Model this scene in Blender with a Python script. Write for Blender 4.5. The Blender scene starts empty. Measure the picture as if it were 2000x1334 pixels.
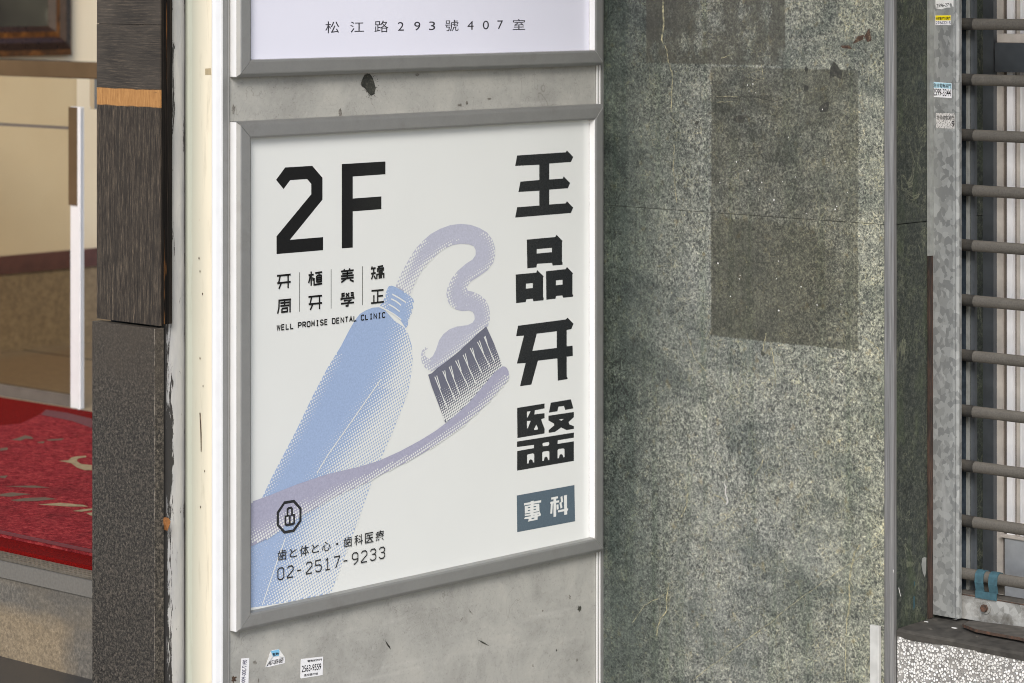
import bpy, math, random
from mathutils import Vector
from mathutils.geometry import tessellate_polygon
random.seed(7)
sc = bpy.context.scene
R = math.radians

# ------------------------------------------------------------------ camera
# world axes: +X runs along the sign face (to the right, receding), +Y goes into that wall, +Z up
F0 = 5652.0; HZ = -41.0; EYE = 1.60            # focal length and horizon in photo pixels, eye height in metres
TH = math.atan2(5200.0, F0)
SN, CS = math.sin(TH), math.cos(TH)
cam_d = bpy.data.cameras.new('camera'); cam = bpy.data.objects.new('camera', cam_d)
sc.collection.objects.link(cam); sc.camera = cam
cam.location = (0, 0, EYE)
cam.rotation_euler = (R(90), 0, 0)
cam_d.sensor_width = 36.0; cam_d.lens = F0 / 2000 * 36
cam_d.shift_y = -(667 - HZ) / 2000
cam_d.clip_start = 0.1; cam_d.clip_end = 500
cam_d.dof.use_dof = True; cam_d.dof.focus_distance = 5.35; cam_d.dof.aperture_fstop = 6.3
# forward = (CS, SN') where d (the +X axis) = SN right + CS forward
FX, FY = CS, SN
RX, RY = SN, -CS
cam.rotation_euler[2] = math.atan2(FY, FX) - R(90)

# ------------------------------------------------------------------ world, sun, exposure
w = bpy.data.worlds.new('World'); sc.world = w; w.use_nodes = True
nt = w.node_tree; bg = nt.nodes['Background']
sky = nt.nodes.new('ShaderNodeTexSky'); sky.sky_type = 'NISHITA'; sky.sun_disc = False
SUN_EL, SUN_AZ = R(34), math.atan2(-0.61, -0.79)      # the light comes along the street, from the left of the sign
sky.sun_elevation = SUN_EL; sky.sun_rotation = R(90) - SUN_AZ
sky.dust_density = 1.6; sky.air_density = 0.9
nt.links.new(sky.outputs[0], bg.inputs[0]); bg.inputs[1].default_value = 0.115
sl = bpy.data.lights.new('sun', 'SUN'); sl.energy = 1.7; sl.angle = R(24); sl.color = (1.0, 0.975, 0.945)
so = bpy.data.objects.new('sun', sl); sc.collection.objects.link(so)
ld = Vector((math.cos(SUN_EL) * math.cos(SUN_AZ), math.cos(SUN_EL) * math.sin(SUN_AZ), math.sin(SUN_EL)))
so.rotation_euler = ld.to_track_quat('Z', 'Y').to_euler(); so.location = ld * 20
sc.view_settings.view_transform = 'Standard'; sc.view_settings.look = 'None'
sc.view_settings.exposure = 0.76; sc.view_settings.gamma = 1.0
sc.cycles.use_denoising = True
sc.cycles.max_bounces = 8
sc.cycles.filter_width = 1.0

# ------------------------------------------------------------------ rays of the photo meeting real planes
def ray(px, py):
    r = (px - 1000) / F0; u = (HZ - py) / F0
    return (FX + r * RX, FY + r * RY, u)
def onY(px, py, Y):
    d = ray(px, py); t = Y / d[1]; return Vector((d[0] * t, Y, EYE + d[2] * t))
def onX(px, py, X):
    d = ray(px, py); t = X / d[0]; return Vector((X, d[1] * t, EYE + d[2] * t))
def onZ(px, py, Z):
    d = ray(px, py); t = (Z - EYE) / d[2]; return Vector((d[0] * t, d[1] * t, Z))
def proj(p):
    r = p[0] * RX + p[1] * RY; f = p[0] * FX + p[1] * FY
    return (1000 + F0 * r / f, HZ - F0 * (p[2] - EYE) / f)

# ------------------------------------------------------------------ materials
def S(r, g, b):
    f = lambda c: (c / 255 / 12.92) if c <= 10.3 else ((c / 255 + 0.055) / 1.055) ** 2.4
    return (f(r), f(g), f(b), 1.0)
class Mat:
    def __init__(s, name, rough=0.6, metal=0.0, spec=0.5):
        s.m = bpy.data.materials.new(name); s.m.use_nodes = True
        s.t = s.m.node_tree; s.b = s.t.nodes['Principled BSDF']
        s.b.inputs['Roughness'].default_value = rough; s.b.inputs['Metallic'].default_value = metal
        s.b.inputs['Specular IOR Level'].default_value = spec
        s.pos = s.n('ShaderNodeNewGeometry').outputs['Position']
    def n(s, t): return s.t.nodes.new(t)
    def lk(s, a, b):
        if hasattr(a, 'is_output'): s.t.links.new(a, b)
        else: b.default_value = a
    def mp(s, scale, vec=None, loc=(0, 0, 0)):
        x = s.n('ShaderNodeMapping'); s.lk(vec or s.pos, x.inputs[0])
        x.inputs['Location'].default_value = loc
        x.inputs['Scale'].default_value = scale if hasattr(scale, '__len__') else (scale,) * 3
        return x.outputs[0]
    def noise(s, scale, detail=4, rough=0.55, dist=0.0, vec=None):
        x = s.n('ShaderNodeTexNoise'); x.inputs['Scale'].default_value = 1.0
        s.lk(s.mp(scale, vec), x.inputs['Vector'])
        x.inputs['Detail'].default_value = detail; x.inputs['Roughness'].default_value = rough
        x.inputs['Distortion'].default_value = dist
        return x.outputs['Fac']
    def voro(s, scale, out='Distance', feature='F1', vec=None, rnd=1.0):
        x = s.n('ShaderNodeTexVoronoi'); x.feature = feature; x.inputs['Scale'].default_value = 1.0
        s.lk(s.mp(scale, vec), x.inputs['Vector']); x.inputs['Randomness'].default_value = rnd
        return x.outputs[out]
    def ramp(s, fac, stops, interp='LINEAR'):
        x = s.n('ShaderNodeValToRGB'); e = x.color_ramp.elements; x.color_ramp.interpolation = interp
        while len(e) < len(stops): e.new(0.5)
        for i, (p, c) in enumerate(stops):
            e[i].position = p; e[i].color = c if hasattr(c, '__len__') else (c, c, c, 1)
        s.lk(fac, x.inputs[0]); return x.outputs[0]
    def rng(s, v, a, b, c=0.0, d=1.0, smooth=False):
        x = s.n('ShaderNodeMapRange'); s.lk(v, x.inputs['Value'])
        if smooth: x.interpolation_type = 'SMOOTHSTEP'
        for k, q in (('From Min', a), ('From Max', b), ('To Min', c), ('To Max', d)): x.inputs[k].default_value = q
        return x.outputs[0]
    def math(s, op, a, b=None):
        x = s.n('ShaderNodeMath'); x.operation = op; s.lk(a, x.inputs[0])
        if b is not None: s.lk(b, x.inputs[1])
        return x.outputs[0]
    def mix(s, fac, a, b, mode='MIX'):
        x = s.n('ShaderNodeMix'); x.data_type = 'RGBA'; x.blend_type = mode
        s.lk(fac, x.inputs[0]); s.lk(a, x.inputs[6]); s.lk(b, x.inputs[7]); return x.outputs[2]
    def xyz(s, vec=None):
        x = s.n('ShaderNodeSeparateXYZ'); s.lk(vec or s.pos, x.inputs[0]); return x.outputs
    def col(s, c): s.lk(c, s.b.inputs['Base Color']); return s
    def rough(s, v): s.lk(v, s.b.inputs['Roughness']); return s
    def bump(s, h, strength=0.4, dist=0.001):
        x = s.n('ShaderNodeBump'); x.inputs['Strength'].default_value = strength; x.inputs['Distance'].default_value = dist
        s.lk(h, x.inputs['Height']); s.t.links.new(x.outputs[0], s.b.inputs['Normal']); return s
    def rect(s, ax, a0, a1, z0, z1, soft=0.002, wob=0.002):
        o = s.xyz(); v = o[ax]; z = o[2]
        q = s.math('MINIMUM', s.math('MINIMUM', s.math('SUBTRACT', v, a0), s.math('SUBTRACT', a1, v)),
                   s.math('MINIMUM', s.math('SUBTRACT', z, z0), s.math('SUBTRACT', z1, z)))
        if wob:
            q = s.math('ADD', q, s.math('MULTIPLY', s.math('SUBTRACT', s.noise(60, 4), 0.5), wob))
        return s.rng(q, -soft, soft, smooth=True)

def plain(name, c, rough=0.5, metal=0.0, var=0.12, scale=40, spec=0.5):
    m = Mat(name, rough, metal, spec)
    n = m.noise(scale, 5, 0.6)
    a = tuple(x * (1 - var) for x in c[:3]) + (1,); b = tuple(min(1, x * (1 + var)) for x in c[:3]) + (1,)
    m.col(m.ramp(n, [(0.3, a), (0.7, b)])); m.rough(m.rng(m.noise(scale * 2, 3), 0.3, 0.7, rough * 0.85, min(1, rough * 1.15)))
    return m.m

# sign materials
def poster_mat(name, c):
    m = Mat(name, 0.16); n = m.noise(5, 3)
    a = tuple(x * 0.975 for x in c[:3]) + (1,)
    col = m.ramp(n, [(0.3, a), (0.7, c)])
    sp = m.voro(38); keep = m.rng(m.voro(38, 'Color'), 0.86, 0.88)
    spot = m.math('MULTIPLY', m.rng(sp, 0.045, 0.02), keep)
    col = m.mix(m.math('MULTIPLY', spot, 0.45), col, S(140, 128, 100))
    m.col(col); m.rough(m.rng(m.noise(9, 3), 0.3, 0.7, 0.12, 0.22)); return m.m
M = {}
M['poster'] = poster_mat('clinic_poster_white', (0.70, 0.715, 0.695, 1))
M['poster_cool'] = poster_mat('address_poster_white', (0.75, 0.755, 0.86, 1))
def ink(name, c, rough=0.14):
    m = Mat(name, rough); n = m.noise(260, 4, 0.7)
    a = tuple(x * 0.9 for x in c[:3]) + (1,); b = tuple(min(1, x * 1.1) for x in c[:3]) + (1,)
    m.col(m.ramp(n, [(0.3, a), (0.7, b)])); return m.m
M['ink'] = ink('black_ink', (0.0095, 0.0105, 0.0115, 1), 0.12)
M['ink_soft'] = ink('charcoal_ink', (0.017, 0.019, 0.021, 1), 0.2)
M['ink_grey'] = ink('address_ink', (0.045, 0.045, 0.055, 1), 0.2)
M['slate'] = ink('slate_ink', S(84, 99, 110), 0.2)
M['blue'] = ink('tube_blue_ink', (0.31, 0.405, 0.595, 1), 0.14)
M['lilac'] = ink('paste_lilac_ink', (0.44, 0.45, 0.54, 1), 0.14)
M['handle'] = ink('handle_violet_ink', (0.355, 0.355, 0.46, 1), 0.14)
M['bristle'] = ink('bristle_grey_ink', (0.135, 0.14, 0.185, 1), 0.14)

m = Mat('satin_aluminium', 0.42, 0.55)
n = m.noise(30, 4, 0.6); g = m.noise(300, 2)
c = m.ramp(n, [(0.25, S(150, 150, 148)), (0.75, S(158, 158, 156))])
c = m.mix(m.rng(m.noise(14, 6, 0.7), 0.56, 0.8, 0, 0.35), c, S(118, 112, 104))
sp = m.math('MULTIPLY', m.rng(m.voro(30), 0.05, 0.02), m.rng(m.voro(30, 'Color'), 0.85, 0.88))
c = m.mix(sp, c, S(60, 52, 42))
m.col(c); m.rough(m.rng(g, 0.3, 0.7, 0.36, 0.5)); M['alu'] = m.m
M['tape'] = plain('yellowed_tape', S(176, 160, 128), 0.4, 0, 0.1, 60)
M['alu_lit'] = plain('lit_aluminium', (0.80, 0.80, 0.80, 1), 0.38, 0.15, 0.03, 20)  # aluminium where it catches the light, the brightness put into the colour

m = Mat('weathered_galvanised_sheet', 0.6, 0.08)
a = m.noise(9, 7, 0.68, 0.6); b = m.noise(60, 6, 0.7); e = m.noise((3, 3, 30), 4, 0.6, 0.4)
c = m.ramp(a, [(0.25, S(143, 142, 137)), (0.5, S(166, 165, 159)), (0.75, S(180, 178, 170))])
c = m.mix(m.rng(b, 0.55, 0.85, 0, 0.55), c, S(112, 108, 100))
c = m.mix(m.rng(e, 0.58, 0.75, 0, 0.25), c, S(200, 198, 192))
sp = m.math('MULTIPLY', m.rng(m.voro((55, 55, 42)), 0.11, 0.05), m.rng(m.voro((55, 55, 42), 'Color'), 0.72, 0.8))
c = m.mix(m.math('MULTIPLY', sp, m.rng(b, 0.4, 0.6)), c, S(82, 78, 72))
fl = m.rng(m.noise(200, 6, 0.8), 0.54, 0.70, 0, 0.75)
c = m.mix(m.math('MULTIPLY', fl, m.rng(a, 0.3, 0.65, 1, 0.45)), c, S(104, 102, 97))
c = m.mix(m.rng(m.noise(120, 6, 0.8), 0.54, 0.72, 0, 0.35), c, S(206, 204, 198))
sc1 = m.math('MULTIPLY', m.rng(m.math('ABSOLUTE', m.math('SUBTRACT', m.noise(11, 2, 0.4, 1.2), 0.5)), 0.004, 0.0), m.rng(m.noise(6, 3), 0.5, 0.6))
c = m.mix(m.math('MULTIPLY', sc1, 0.5), c, S(110, 106, 98))
m.col(c); m.rough(m.rng(a, 0.3, 0.7, 0.46, 0.62)); m.bump(b, 0.15, 0.001); M['sheet'] = m.m

# stone
XS = 4.440                                   # the green stone wall, facing the street
PA = onX(1389, 655, XS); PB = onX(1676, 137, XS); PC = onX(1262, 122, XS); PD = onX(1533, -60, XS)
def stone_mat(name, dark=False, stain=True):
    m = Mat(name, 0.5)
    dv = m.n('ShaderNodeVectorMath'); dv.operation = 'ADD'
    nn = m.n('ShaderNodeTexNoise'); nn.inputs['Scale'].default_value = 45; nn.inputs['Detail'].default_value = 3
    m.lk(m.pos, nn.inputs['Vector'])
    mm = m.n('ShaderNodeVectorMath'); mm.operation = 'SCALE'; mm.inputs['Scale'].default_value = 0.012
    m.lk(nn.outputs['Color'], mm.inputs[0]); m.lk(m.pos, dv.inputs[0]); m.lk(mm.outputs[0], dv.inputs[1])
    wv = dv.outputs[0]
    fine = m.noise(300, 7, 0.8, 0.4); mid = m.noise(62, 6, 0.72, 0.8); big = m.noise(7, 5, 0.6, 0.3)
    crack = m.voro(150, feature='DISTANCE_TO_EDGE', vec=wv)
    crack2 = m.voro(70, feature='DISTANCE_TO_EDGE', vec=wv)
    if not dark:
        f2 = m.noise(185, 8, 0.86, 0.5, vec=wv)
        c = m.ramp(f2, [(0.36, S(20, 22, 22)), (0.45, S(74, 76, 72)), (0.52, S(138, 141, 134)), (0.58, S(181, 182, 169)), (0.66, S(232, 228, 206))])
        c = m.mix(m.rng(fine, 0.50, 0.60, 0, 0.55), c, S(60, 66, 64))
        c = m.mix(m.rng(m.noise(3.2, 4, 0.6), 0.42, 0.62, 0, 0.35), c, S(126, 130, 126))
        c = m.mix(m.math('MULTIPLY', m.rng(crack, 0.09, 0.0), m.rng(m.noise(38, 4), 0.45, 0.6, 0, 0.8)), c, S(34, 38, 38))
        c = m.mix(m.math('MULTIPLY', m.rng(m.voro(135, vec=wv), 0.40, 0.24), m.rng(m.noise(26, 3), 0.42, 0.56, 0, 0.7)), c, S(40, 44, 45))
        c = m.mix(m.math('MULTIPLY', m.rng(crack2, 0.035, 0.0), m.rng(m.noise(22, 4), 0.50, 0.62, 0, 0.6)), c, S(196, 190, 158))
        fleck = m.math('MULTIPLY', m.rng(m.voro(90), 0.22, 0.08), m.rng(m.voro(90, 'Color'), 0.78, 0.84))
        c = m.mix(m.math('MULTIPLY', fleck, 0.7), c, S(206, 198, 166))
        c = m.mix(m.rng(m.noise(55, 3), 0.62, 0.74, 0, 0.35), c, S(150, 134, 92))
        big2 = m.noise((6, 4, 9), 6, 0.65, 1.0)
        c = m.mix(m.rng(big2, 0.44, 0.66, 0, 0.9), c, (0.46, 0.50, 0.51, 1), 'MULTIPLY')
        c = m.mix(m.rng(m.noise((14, 14, 14), 6, 0.7, 0.6), 0.5, 0.7, 0, 0.6), c, (1.45, 1.42, 1.32, 1), 'MULTIPLY')
        c = m.mix(m.rng(m.noise(1.7, 3), 0.45, 0.65, 0, 0.5), c, (1.0, 0.99, 0.90, 1), 'MULTIPLY')
        drip = m.noise((34, 34, 1.4), 5, 0.65)
        c = m.mix(m.rng(drip, 0.52, 0.72, 0, 0.8), c, (0.62, 0.70, 0.62, 1), 'MULTIPLY')
        # corner shade beside the sign box painted into the colour, with some grime
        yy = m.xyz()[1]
        shade_grime = m.math('MULTIPLY', m.rng(m.math('ADD', yy, m.math('MULTIPLY', m.noise((18, 18, 2), 4), 0.10)), 3.62, 3.83, 0, 1), m.rng(m.noise((30, 30, 2), 5, 0.65), 0.25, 0.6, 0.65, 1.0))
        c = m.mix(shade_grime, c, (0.27, 0.33, 0.32, 1), 'MULTIPLY')
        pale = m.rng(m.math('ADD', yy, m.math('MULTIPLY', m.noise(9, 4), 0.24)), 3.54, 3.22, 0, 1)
        c = m.mix(pale, c, (1.40, 1.36, 1.20, 1), 'MULTIPLY')  # brighter away from the corner: light falloff painted into the stone colour
        if stain:
            ra = m.rect(1, PB[1], PA[1], PA[2], PB[2], 0.0018, 0.006)
            rb = m.rect(1, PD[1], PC[1], PC[2], PD[2], 0.0018, 0.005)
            zs_ = m.xyz()[2]; zj_ = onX(1460, 420, XS)[2]; lowr = m.rng(m.math('ADD', zs_, m.math('MULTIPLY', m.noise(30, 4), 0.03)), zj_ + 0.006, zj_ - 0.004)
            worn = m.rng(m.noise(13, 8, 0.8), 0.38, 0.60, 1.0, 0.48)
            lft = m.rng(m.math('ADD', yy, m.math('MULTIPLY', m.noise(12, 4), 0.12)), 3.30, 3.42)
            worn = m.math('MINIMUM', 1.0, m.math('ADD', worn, m.math('MULTIPLY', lowr, m.math('MULTIPLY', lft, 0.7))))
            worn2 = m.rng(m.noise((13, 13, 9), 7, 0.75, 0.5), 0.50, 0.60, 1.0, 0.15)
            c = m.mix(m.math('MULTIPLY', ra, worn), c, (0.42, 0.41, 0.36, 1), 'MULTIPLY')
            c = m.mix(m.math('MULTIPLY', ra, 0.16), c, S(80, 78, 66))
            c = m.mix(m.math('MULTIPLY', rb, worn2), c, (0.52, 0.52, 0.48, 1), 'MULTIPLY')
            c = m.mix(m.math('MULTIPLY', rb, m.math('MULTIPLY', worn2, 0.5)), c, S(70, 68, 60))
    else:
        c = m.ramp(m.noise(110, 7, 0.8, 0.5), [(0.34, S(20, 24, 23)), (0.5, S(42, 48, 45)), (0.66, S(86, 90, 80))])
        c = m.mix(m.rng(m.noise(300, 5, 0.7), 0.5, 0.75, 0, 0.6), c, S(100, 102, 86))
        v1 = m.math('ABSOLUTE', m.math('SUBTRACT', m.noise((13, 13, 6), 5, 0.6, 1.6), 0.5))
        c = m.mix(m.math('MULTIPLY', m.rng(v1, 0.012, 0.0), m.rng(m.noise(14, 4), 0.42, 0.6, 0, 0.7)), c, S(128, 130, 108))
        v2 = m.math('ABSOLUTE', m.math('SUBTRACT', m.noise((45, 45, 24), 5, 0.65, 1.8), 0.5))
        c = m.mix(m.math('MULTIPLY', m.rng(v2, 0.02, 0.0), m.rng(m.noise(20, 4), 0.42, 0.6, 0, 0.5)), c, S(104, 112, 84))
        c = m.mix(m.rng(m.noise((22, 22, 6), 5), 0.54, 0.72, 0, 0.5), c, S(70, 82, 56))
    m.col(c); m.rough(m.rng(mid, 0.3, 0.7, 0.38, 0.62)); m.bump(fine, 0.12, 0.0008)
    return m.m
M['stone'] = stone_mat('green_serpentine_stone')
M['marble'] = stone_mat('dark_green_marble', True)
m = Mat('cream_stone_vein', 0.5)
m.col(m.ramp(m.noise(120, 5, 0.8), [(0.38, S(84, 88, 80)), (0.5, S(138, 134, 108)), (0.62, S(188, 180, 142))])); M['vein'] = m.m
m = Mat('dark_glue_residue', 0.6)
m.col(m.ramp(m.noise(130, 5, 0.8), [(0.35, S(36, 37, 34)), (0.55, S(62, 62, 55)), (0.7, S(104, 102, 90))])); M['residue'] = m.m
M['paper'] = plain('paper_scrap', S(218, 218, 216), 0.8, 0, 0.06, 80)
m = Mat('faint_smudge', 0.7)
m.col(m.ramp(m.noise(160, 5, 0.8), [(0.35, S(74, 71, 66)), (0.5, S(118, 114, 107)), (0.65, S(158, 156, 149))])); M['smudge'] = m.m
M['grout'] = plain('dark_grout', S(70, 70, 65), 0.9, 0, 0.3, 90)
m = Mat('brown_stain', 0.8)
m.col(m.ramp(m.noise(130, 5, 0.8), [(0.35, S(48, 36, 29)), (0.55, S(82, 62, 48)), (0.68, S(140, 126, 104))])); M['rustpatch'] = m.m

m = Mat('dark_speckled_granite', 0.48, 0, 0.25)
a = m.noise(200, 7, 0.85); b = m.voro(190, 'Color'); d = m.noise(5, 4)
c = m.ramp(a, [(0.40, S(20, 19, 18)), (0.48, S(50, 47, 43)), (0.54, S(74, 70, 64)), (0.66, S(130, 120, 107))])
c = m.mix(m.rng(b, 0.72, 0.9, 0, 0.5), c, S(104, 96, 86))
c = m.mix(m.rng(m.noise(120, 4, 0.7), 0.55, 0.7, 0, 0.55), c, S(36, 36, 36))
zz = m.xyz()[2]
dust = m.math('MULTIPLY', m.rng(m.math('ADD', zz, m.math('MULTIPLY', m.noise(14, 4), 0.14)), 0.88, 1.03), m.rng(m.noise(9, 3), 0.3, 0.6, 0.5, 0.9))
c = m.mix(dust, c, S(72, 65, 57))
ed_ = m.math('MULTIPLY', m.math('MULTIPLY', m.rng(m.xyz()[1], 3.9335, 3.9325), m.rng(m.xyz()[0], onY(313, 400, 3.93)[0] - 0.0105, onY(313, 400, 3.93)[0] - 0.0112)), m.rng(m.noise((40, 40, 70), 6, 0.8), 0.45, 0.62, 0, 0.7))
c = m.mix(ed_, c, S(150, 142, 130))
m.col(c); m.rough(m.rng(d, 0.3, 0.7, 0.34, 0.5)); M['granite'] = m.m

m = Mat('grey_step_granite', 0.36)
a = m.noise(150, 6, 0.8)
c = m.ramp(a, [(0.36, S(60, 59, 57)), (0.5, S(92, 90, 85)), (0.62, S(124, 118, 108)), (0.75, S(158, 150, 136))])
c = m.mix(m.rng(m.noise((5, 5, 24), 5, 0.65, 0.5), 0.45, 0.7, 0, 0.5), c, S(62, 60, 57))
c = m.mix(m.rng(m.noise((4, 4, 12), 3), 0.5, 0.75, 0, 0.4), c, S(132, 118, 94))
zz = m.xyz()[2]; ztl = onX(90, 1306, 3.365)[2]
lamp_pool = m.math('MULTIPLY', m.rng(m.math('ADD', zz, m.math('MULTIPLY', m.noise((6, 6, 20), 5, 0.7), 0.05)), ztl + 0.13, ztl + 0.10), m.rng(m.math('ADD', m.xyz()[1], m.math('MULTIPLY', m.noise(10, 5, 0.7), 0.10)), 4.23, 4.29))
c = m.mix(m.math('MULTIPLY', lamp_pool, 0.6), c, m.ramp(a, [(0.36, S(112, 96, 72)), (0.56, S(166, 144, 110)), (0.72, S(198, 178, 144))]))  # warm lamp reflection on the riser, painted into the granite colour
c = m.mix(0.25, c, S(118, 108, 94))
m.col(c); M['step'] = m.m
M['bronze'] = plain('dark_polished_bronze', S(112, 96, 78), 0.18, 0.8, 0.15, 8)
M['step_edge'] = plain('honed_step_edge', S(106, 102, 95), 0.6, 0, 0.15, 200)
M['step_dark'] = plain('black_granite_tread', S(48, 46, 44), 0.35, 0, 0.35, 280)

def wood(name, horiz=False, band=None):
    m = Mat(name, 0.7, 0, 0.2)
    sc_ = (18, 18, 400) if horiz else (480, 480, 34)
    sc2 = (18, 18, 160) if horiz else (180, 180, 5)
    a = m.noise(sc_, 7, 0.8, 0.5 if horiz else 0.15); b = m.noise(sc2, 5, 0.65, 1.2 if horiz else 0.3); d = m.noise(6, 3)
    c = m.ramp(a, [(0.36, S(30, 26, 23)), (0.5, S(64, 57, 50)), (0.6, S(94, 84, 72)), (0.72, S(152, 132, 106))])
    c = m.mix(m.rng(b, 0.35, 0.6, 0.75, 0), c, S(46, 42, 38))
    if horiz:
        c = m.mix(0.35, c, S(62, 59, 55))
        c = m.mix(m.rng(d, 0.45, 0.7, 0, 0.4), c, S(94, 86, 77))
    else:
        c = m.mix(m.math('MULTIPLY', m.rng(a, 0.66, 0.74), m.rng(m.noise((200, 200, 14), 3), 0.55, 0.68)), c, S(168, 118, 66))
    if band:
        z = m.math('ADD', m.xyz()[2], m.math('MULTIPLY', m.math('SUBTRACT', m.noise((16, 16, 60), 4), 0.5), 0.012))
        k = m.math('MULTIPLY', m.rng(z, band[0] - 0.001, band[0] + 0.001), m.rng(z, band[1] + 0.001, band[1] - 0.001))
        t = m.ramp(m.noise((420, 420, 40), 5, 0.7), [(0.3, S(142, 100, 58)), (0.6, S(174, 128, 78)), (0.8, S(196, 150, 98))])
        t = m.mix(m.rng(m.noise((60, 60, 220), 4), 0.64, 0.72, 0, 0.6), t, S(110, 80, 52))
        c = m.mix(k, c, t)
    m.col(c); m.bump(a, 0.35, 0.0012); return m.m
M['char'] = None
m = Mat('charred_wood_edge', 0.85, 0, 0.1)
a = m.noise((300, 300, 6), 6, 0.7, 0.4)
c = m.ramp(a, [(0.35, S(12, 11, 10)), (0.55, S(26, 23, 21)), (0.7, S(52, 45, 38))])
c = m.mix(m.math('MULTIPLY', m.rng(m.noise((330, 330, 5), 4), 0.6, 0.66), m.rng(m.noise((60, 60, 9), 3), 0.5, 0.62)), c, S(164, 112, 62))
m.col(c); m.bump(a, 0.6, 0.002); M['char'] = m.m
M['tanwood'] = plain('bare_broken_wood', S(138, 90, 46), 0.8, 0, 0.25, 200)

m = Mat('chipped_white_paint', 0.5)
a = m.noise((40, 40, 8), 5, 0.6); b = m.noise((90, 90, 18), 6, 0.72, 0.8)
c = m.ramp(a, [(0.3, S(150, 151, 153)), (0.7, S(180, 178, 174))])
c = m.mix(m.rng(b, 0.64, 0.68, 0, 0.9), c, S(70, 68, 66))
c = m.mix(m.rng(m.noise(160, 5, 0.7), 0.62, 0.75, 0, 0.4), c, S(150, 146, 140))
XP0, XP1 = onY(326, 700, 3.945)[0], onY(362, 700, 3.945)[0]
xx_ = m.xyz()[0]; jag_ = m.noise((60, 60, 7), 6, 0.75, 0.6)
lim_ = m.math('ADD', m.math('MULTIPLY', m.rng(jag_, 0.45, 0.66), (XP1 - XP0) * 0.42), XP0 + 0.0028)
c = m.mix(m.rng(m.math('SUBTRACT', xx_, lim_), 0.0008, -0.0008), c, S(44, 42, 40))
lim2 = m.math('SUBTRACT', XP1 - 0.001, m.math('MULTIPLY', m.rng(m.noise((70, 70, 11), 6, 0.75), 0.58, 0.72), (XP1 - XP0) * 0.25))
c = m.mix(m.rng(m.math('SUBTRACT', xx_, lim2), -0.0006, 0.0006), c, S(92, 90, 88))
m.col(c); m.bump(b, 0.5, 0.002); M['paint'] = m.m

m = Mat('yellowed_acrylic_strip', 0.3)
a = m.noise((12, 12, 2.5), 4, 0.6)
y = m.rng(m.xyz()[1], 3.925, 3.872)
c = m.mix(y, S(178, 181, 166), S(240, 229, 204))  # shading of the rounded strip painted in, dull far edge to bright near side
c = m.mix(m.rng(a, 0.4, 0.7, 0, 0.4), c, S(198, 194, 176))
sp = m.math('MULTIPLY', m.rng(m.voro((90, 90, 34)), 0.10, 0.05), m.rng(m.voro((90, 90, 34), 'Color'), 0.78, 0.82))
c = m.mix(sp, c, S(150, 96, 60))
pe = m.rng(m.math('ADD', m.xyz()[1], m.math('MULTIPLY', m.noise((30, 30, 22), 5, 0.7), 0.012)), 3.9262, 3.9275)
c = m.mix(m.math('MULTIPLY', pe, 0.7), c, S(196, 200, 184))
c = m.mix(m.rng(m.noise((60, 60, 5), 6, 0.75), 0.56, 0.74, 0, 0.4), c, S(150, 140, 112))
m.col(c); M['cream'] = m.m

# galvanised track with zinc spangle
m = Mat('zinc_spangle', 0.42, 0.45)
wn = m.n('ShaderNodeTexNoise'); wn.inputs['Scale'].default_value = 55; m.lk(m.pos, wn.inputs['Vector'])
ws = m.n('ShaderNodeVectorMath'); ws.operation = 'SCALE'; ws.inputs['Scale'].default_value = 0.012; m.lk(wn.outputs['Color'], ws.inputs[0])
wa = m.n('ShaderNodeVectorMath'); wa.operation = 'ADD'; m.lk(m.pos, wa.inputs[0]); m.lk(ws.outputs[0], wa.inputs[1])
v = m.voro((115, 115, 84), 'Color', vec=wa.outputs[0]); gl = m.noise(5, 3)
c = m.ramp(v, [(0.0, S(138, 140, 139)), (0.35, S(150, 152, 150)), (0.55, S(160, 162, 160)), (0.8, S(168, 170, 168)), (0.93, S(186, 188, 186))], 'CONSTANT')
c = m.mix(m.rng(m.noise((20, 20, 5), 4), 0.60, 0.66, 0, 0.7), c, S(176, 177, 176))
c = m.mix(m.rng(m.noise(150, 4), 0.6, 0.8, 0, 0.3), c, S(92, 92, 88))
m.col(c); m.rough(m.rng(v, 0, 1, 0.34, 0.55)); M['zinc'] = m.m
m = Mat('zinc_spangle_dirty', 0.6, 0.3)
v = m.voro((60, 60, 60), 'Color'); d = m.noise(26, 5, 0.7)
c = m.ramp(v, [(0.1, S(136, 136, 132)), (0.9, S(184, 184, 180))])
c = m.mix(m.rng(d, 0.45, 0.7, 0, 0.8), c, S(86, 80, 70))
m.col(c); M['zincdirt'] = m.m
m = Mat('dusty_brown_enamel', 0.75)
a = m.noise(320, 4, 0.7); b = m.noise(18, 5, 0.7)
c = m.ramp(a, [(0.3, S(62, 59, 54)), (0.7, S(84, 80, 73))])
c = m.mix(m.rng(b, 0.55, 0.75, 0, 0.5), c, S(100, 96, 88))
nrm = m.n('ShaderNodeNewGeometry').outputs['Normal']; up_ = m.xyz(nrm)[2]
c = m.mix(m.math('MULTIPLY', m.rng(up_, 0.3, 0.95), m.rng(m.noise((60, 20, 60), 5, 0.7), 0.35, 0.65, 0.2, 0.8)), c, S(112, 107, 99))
c = m.mix(m.rng(m.noise((50, 9, 50), 5, 0.7), 0.62, 0.7, 0, 0.6), c, S(58, 49, 42))
m.col(c); m.bump(a, 0.15, 0.0006); M['bar'] = m.m
m = Mat('rust', 0.85)
a = m.noise(90, 6, 0.75)
m.col(m.ramp(a, [(0.35, S(48, 42, 37)), (0.52, S(74, 56, 45)), (0.68, S(108, 72, 54))])); m.bump(a, 0.5, 0.001); M['rust'] = m.m
m = Mat('sooty_rust', 0.9); a = m.noise((90, 90, 14), 6, 0.75)
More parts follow.
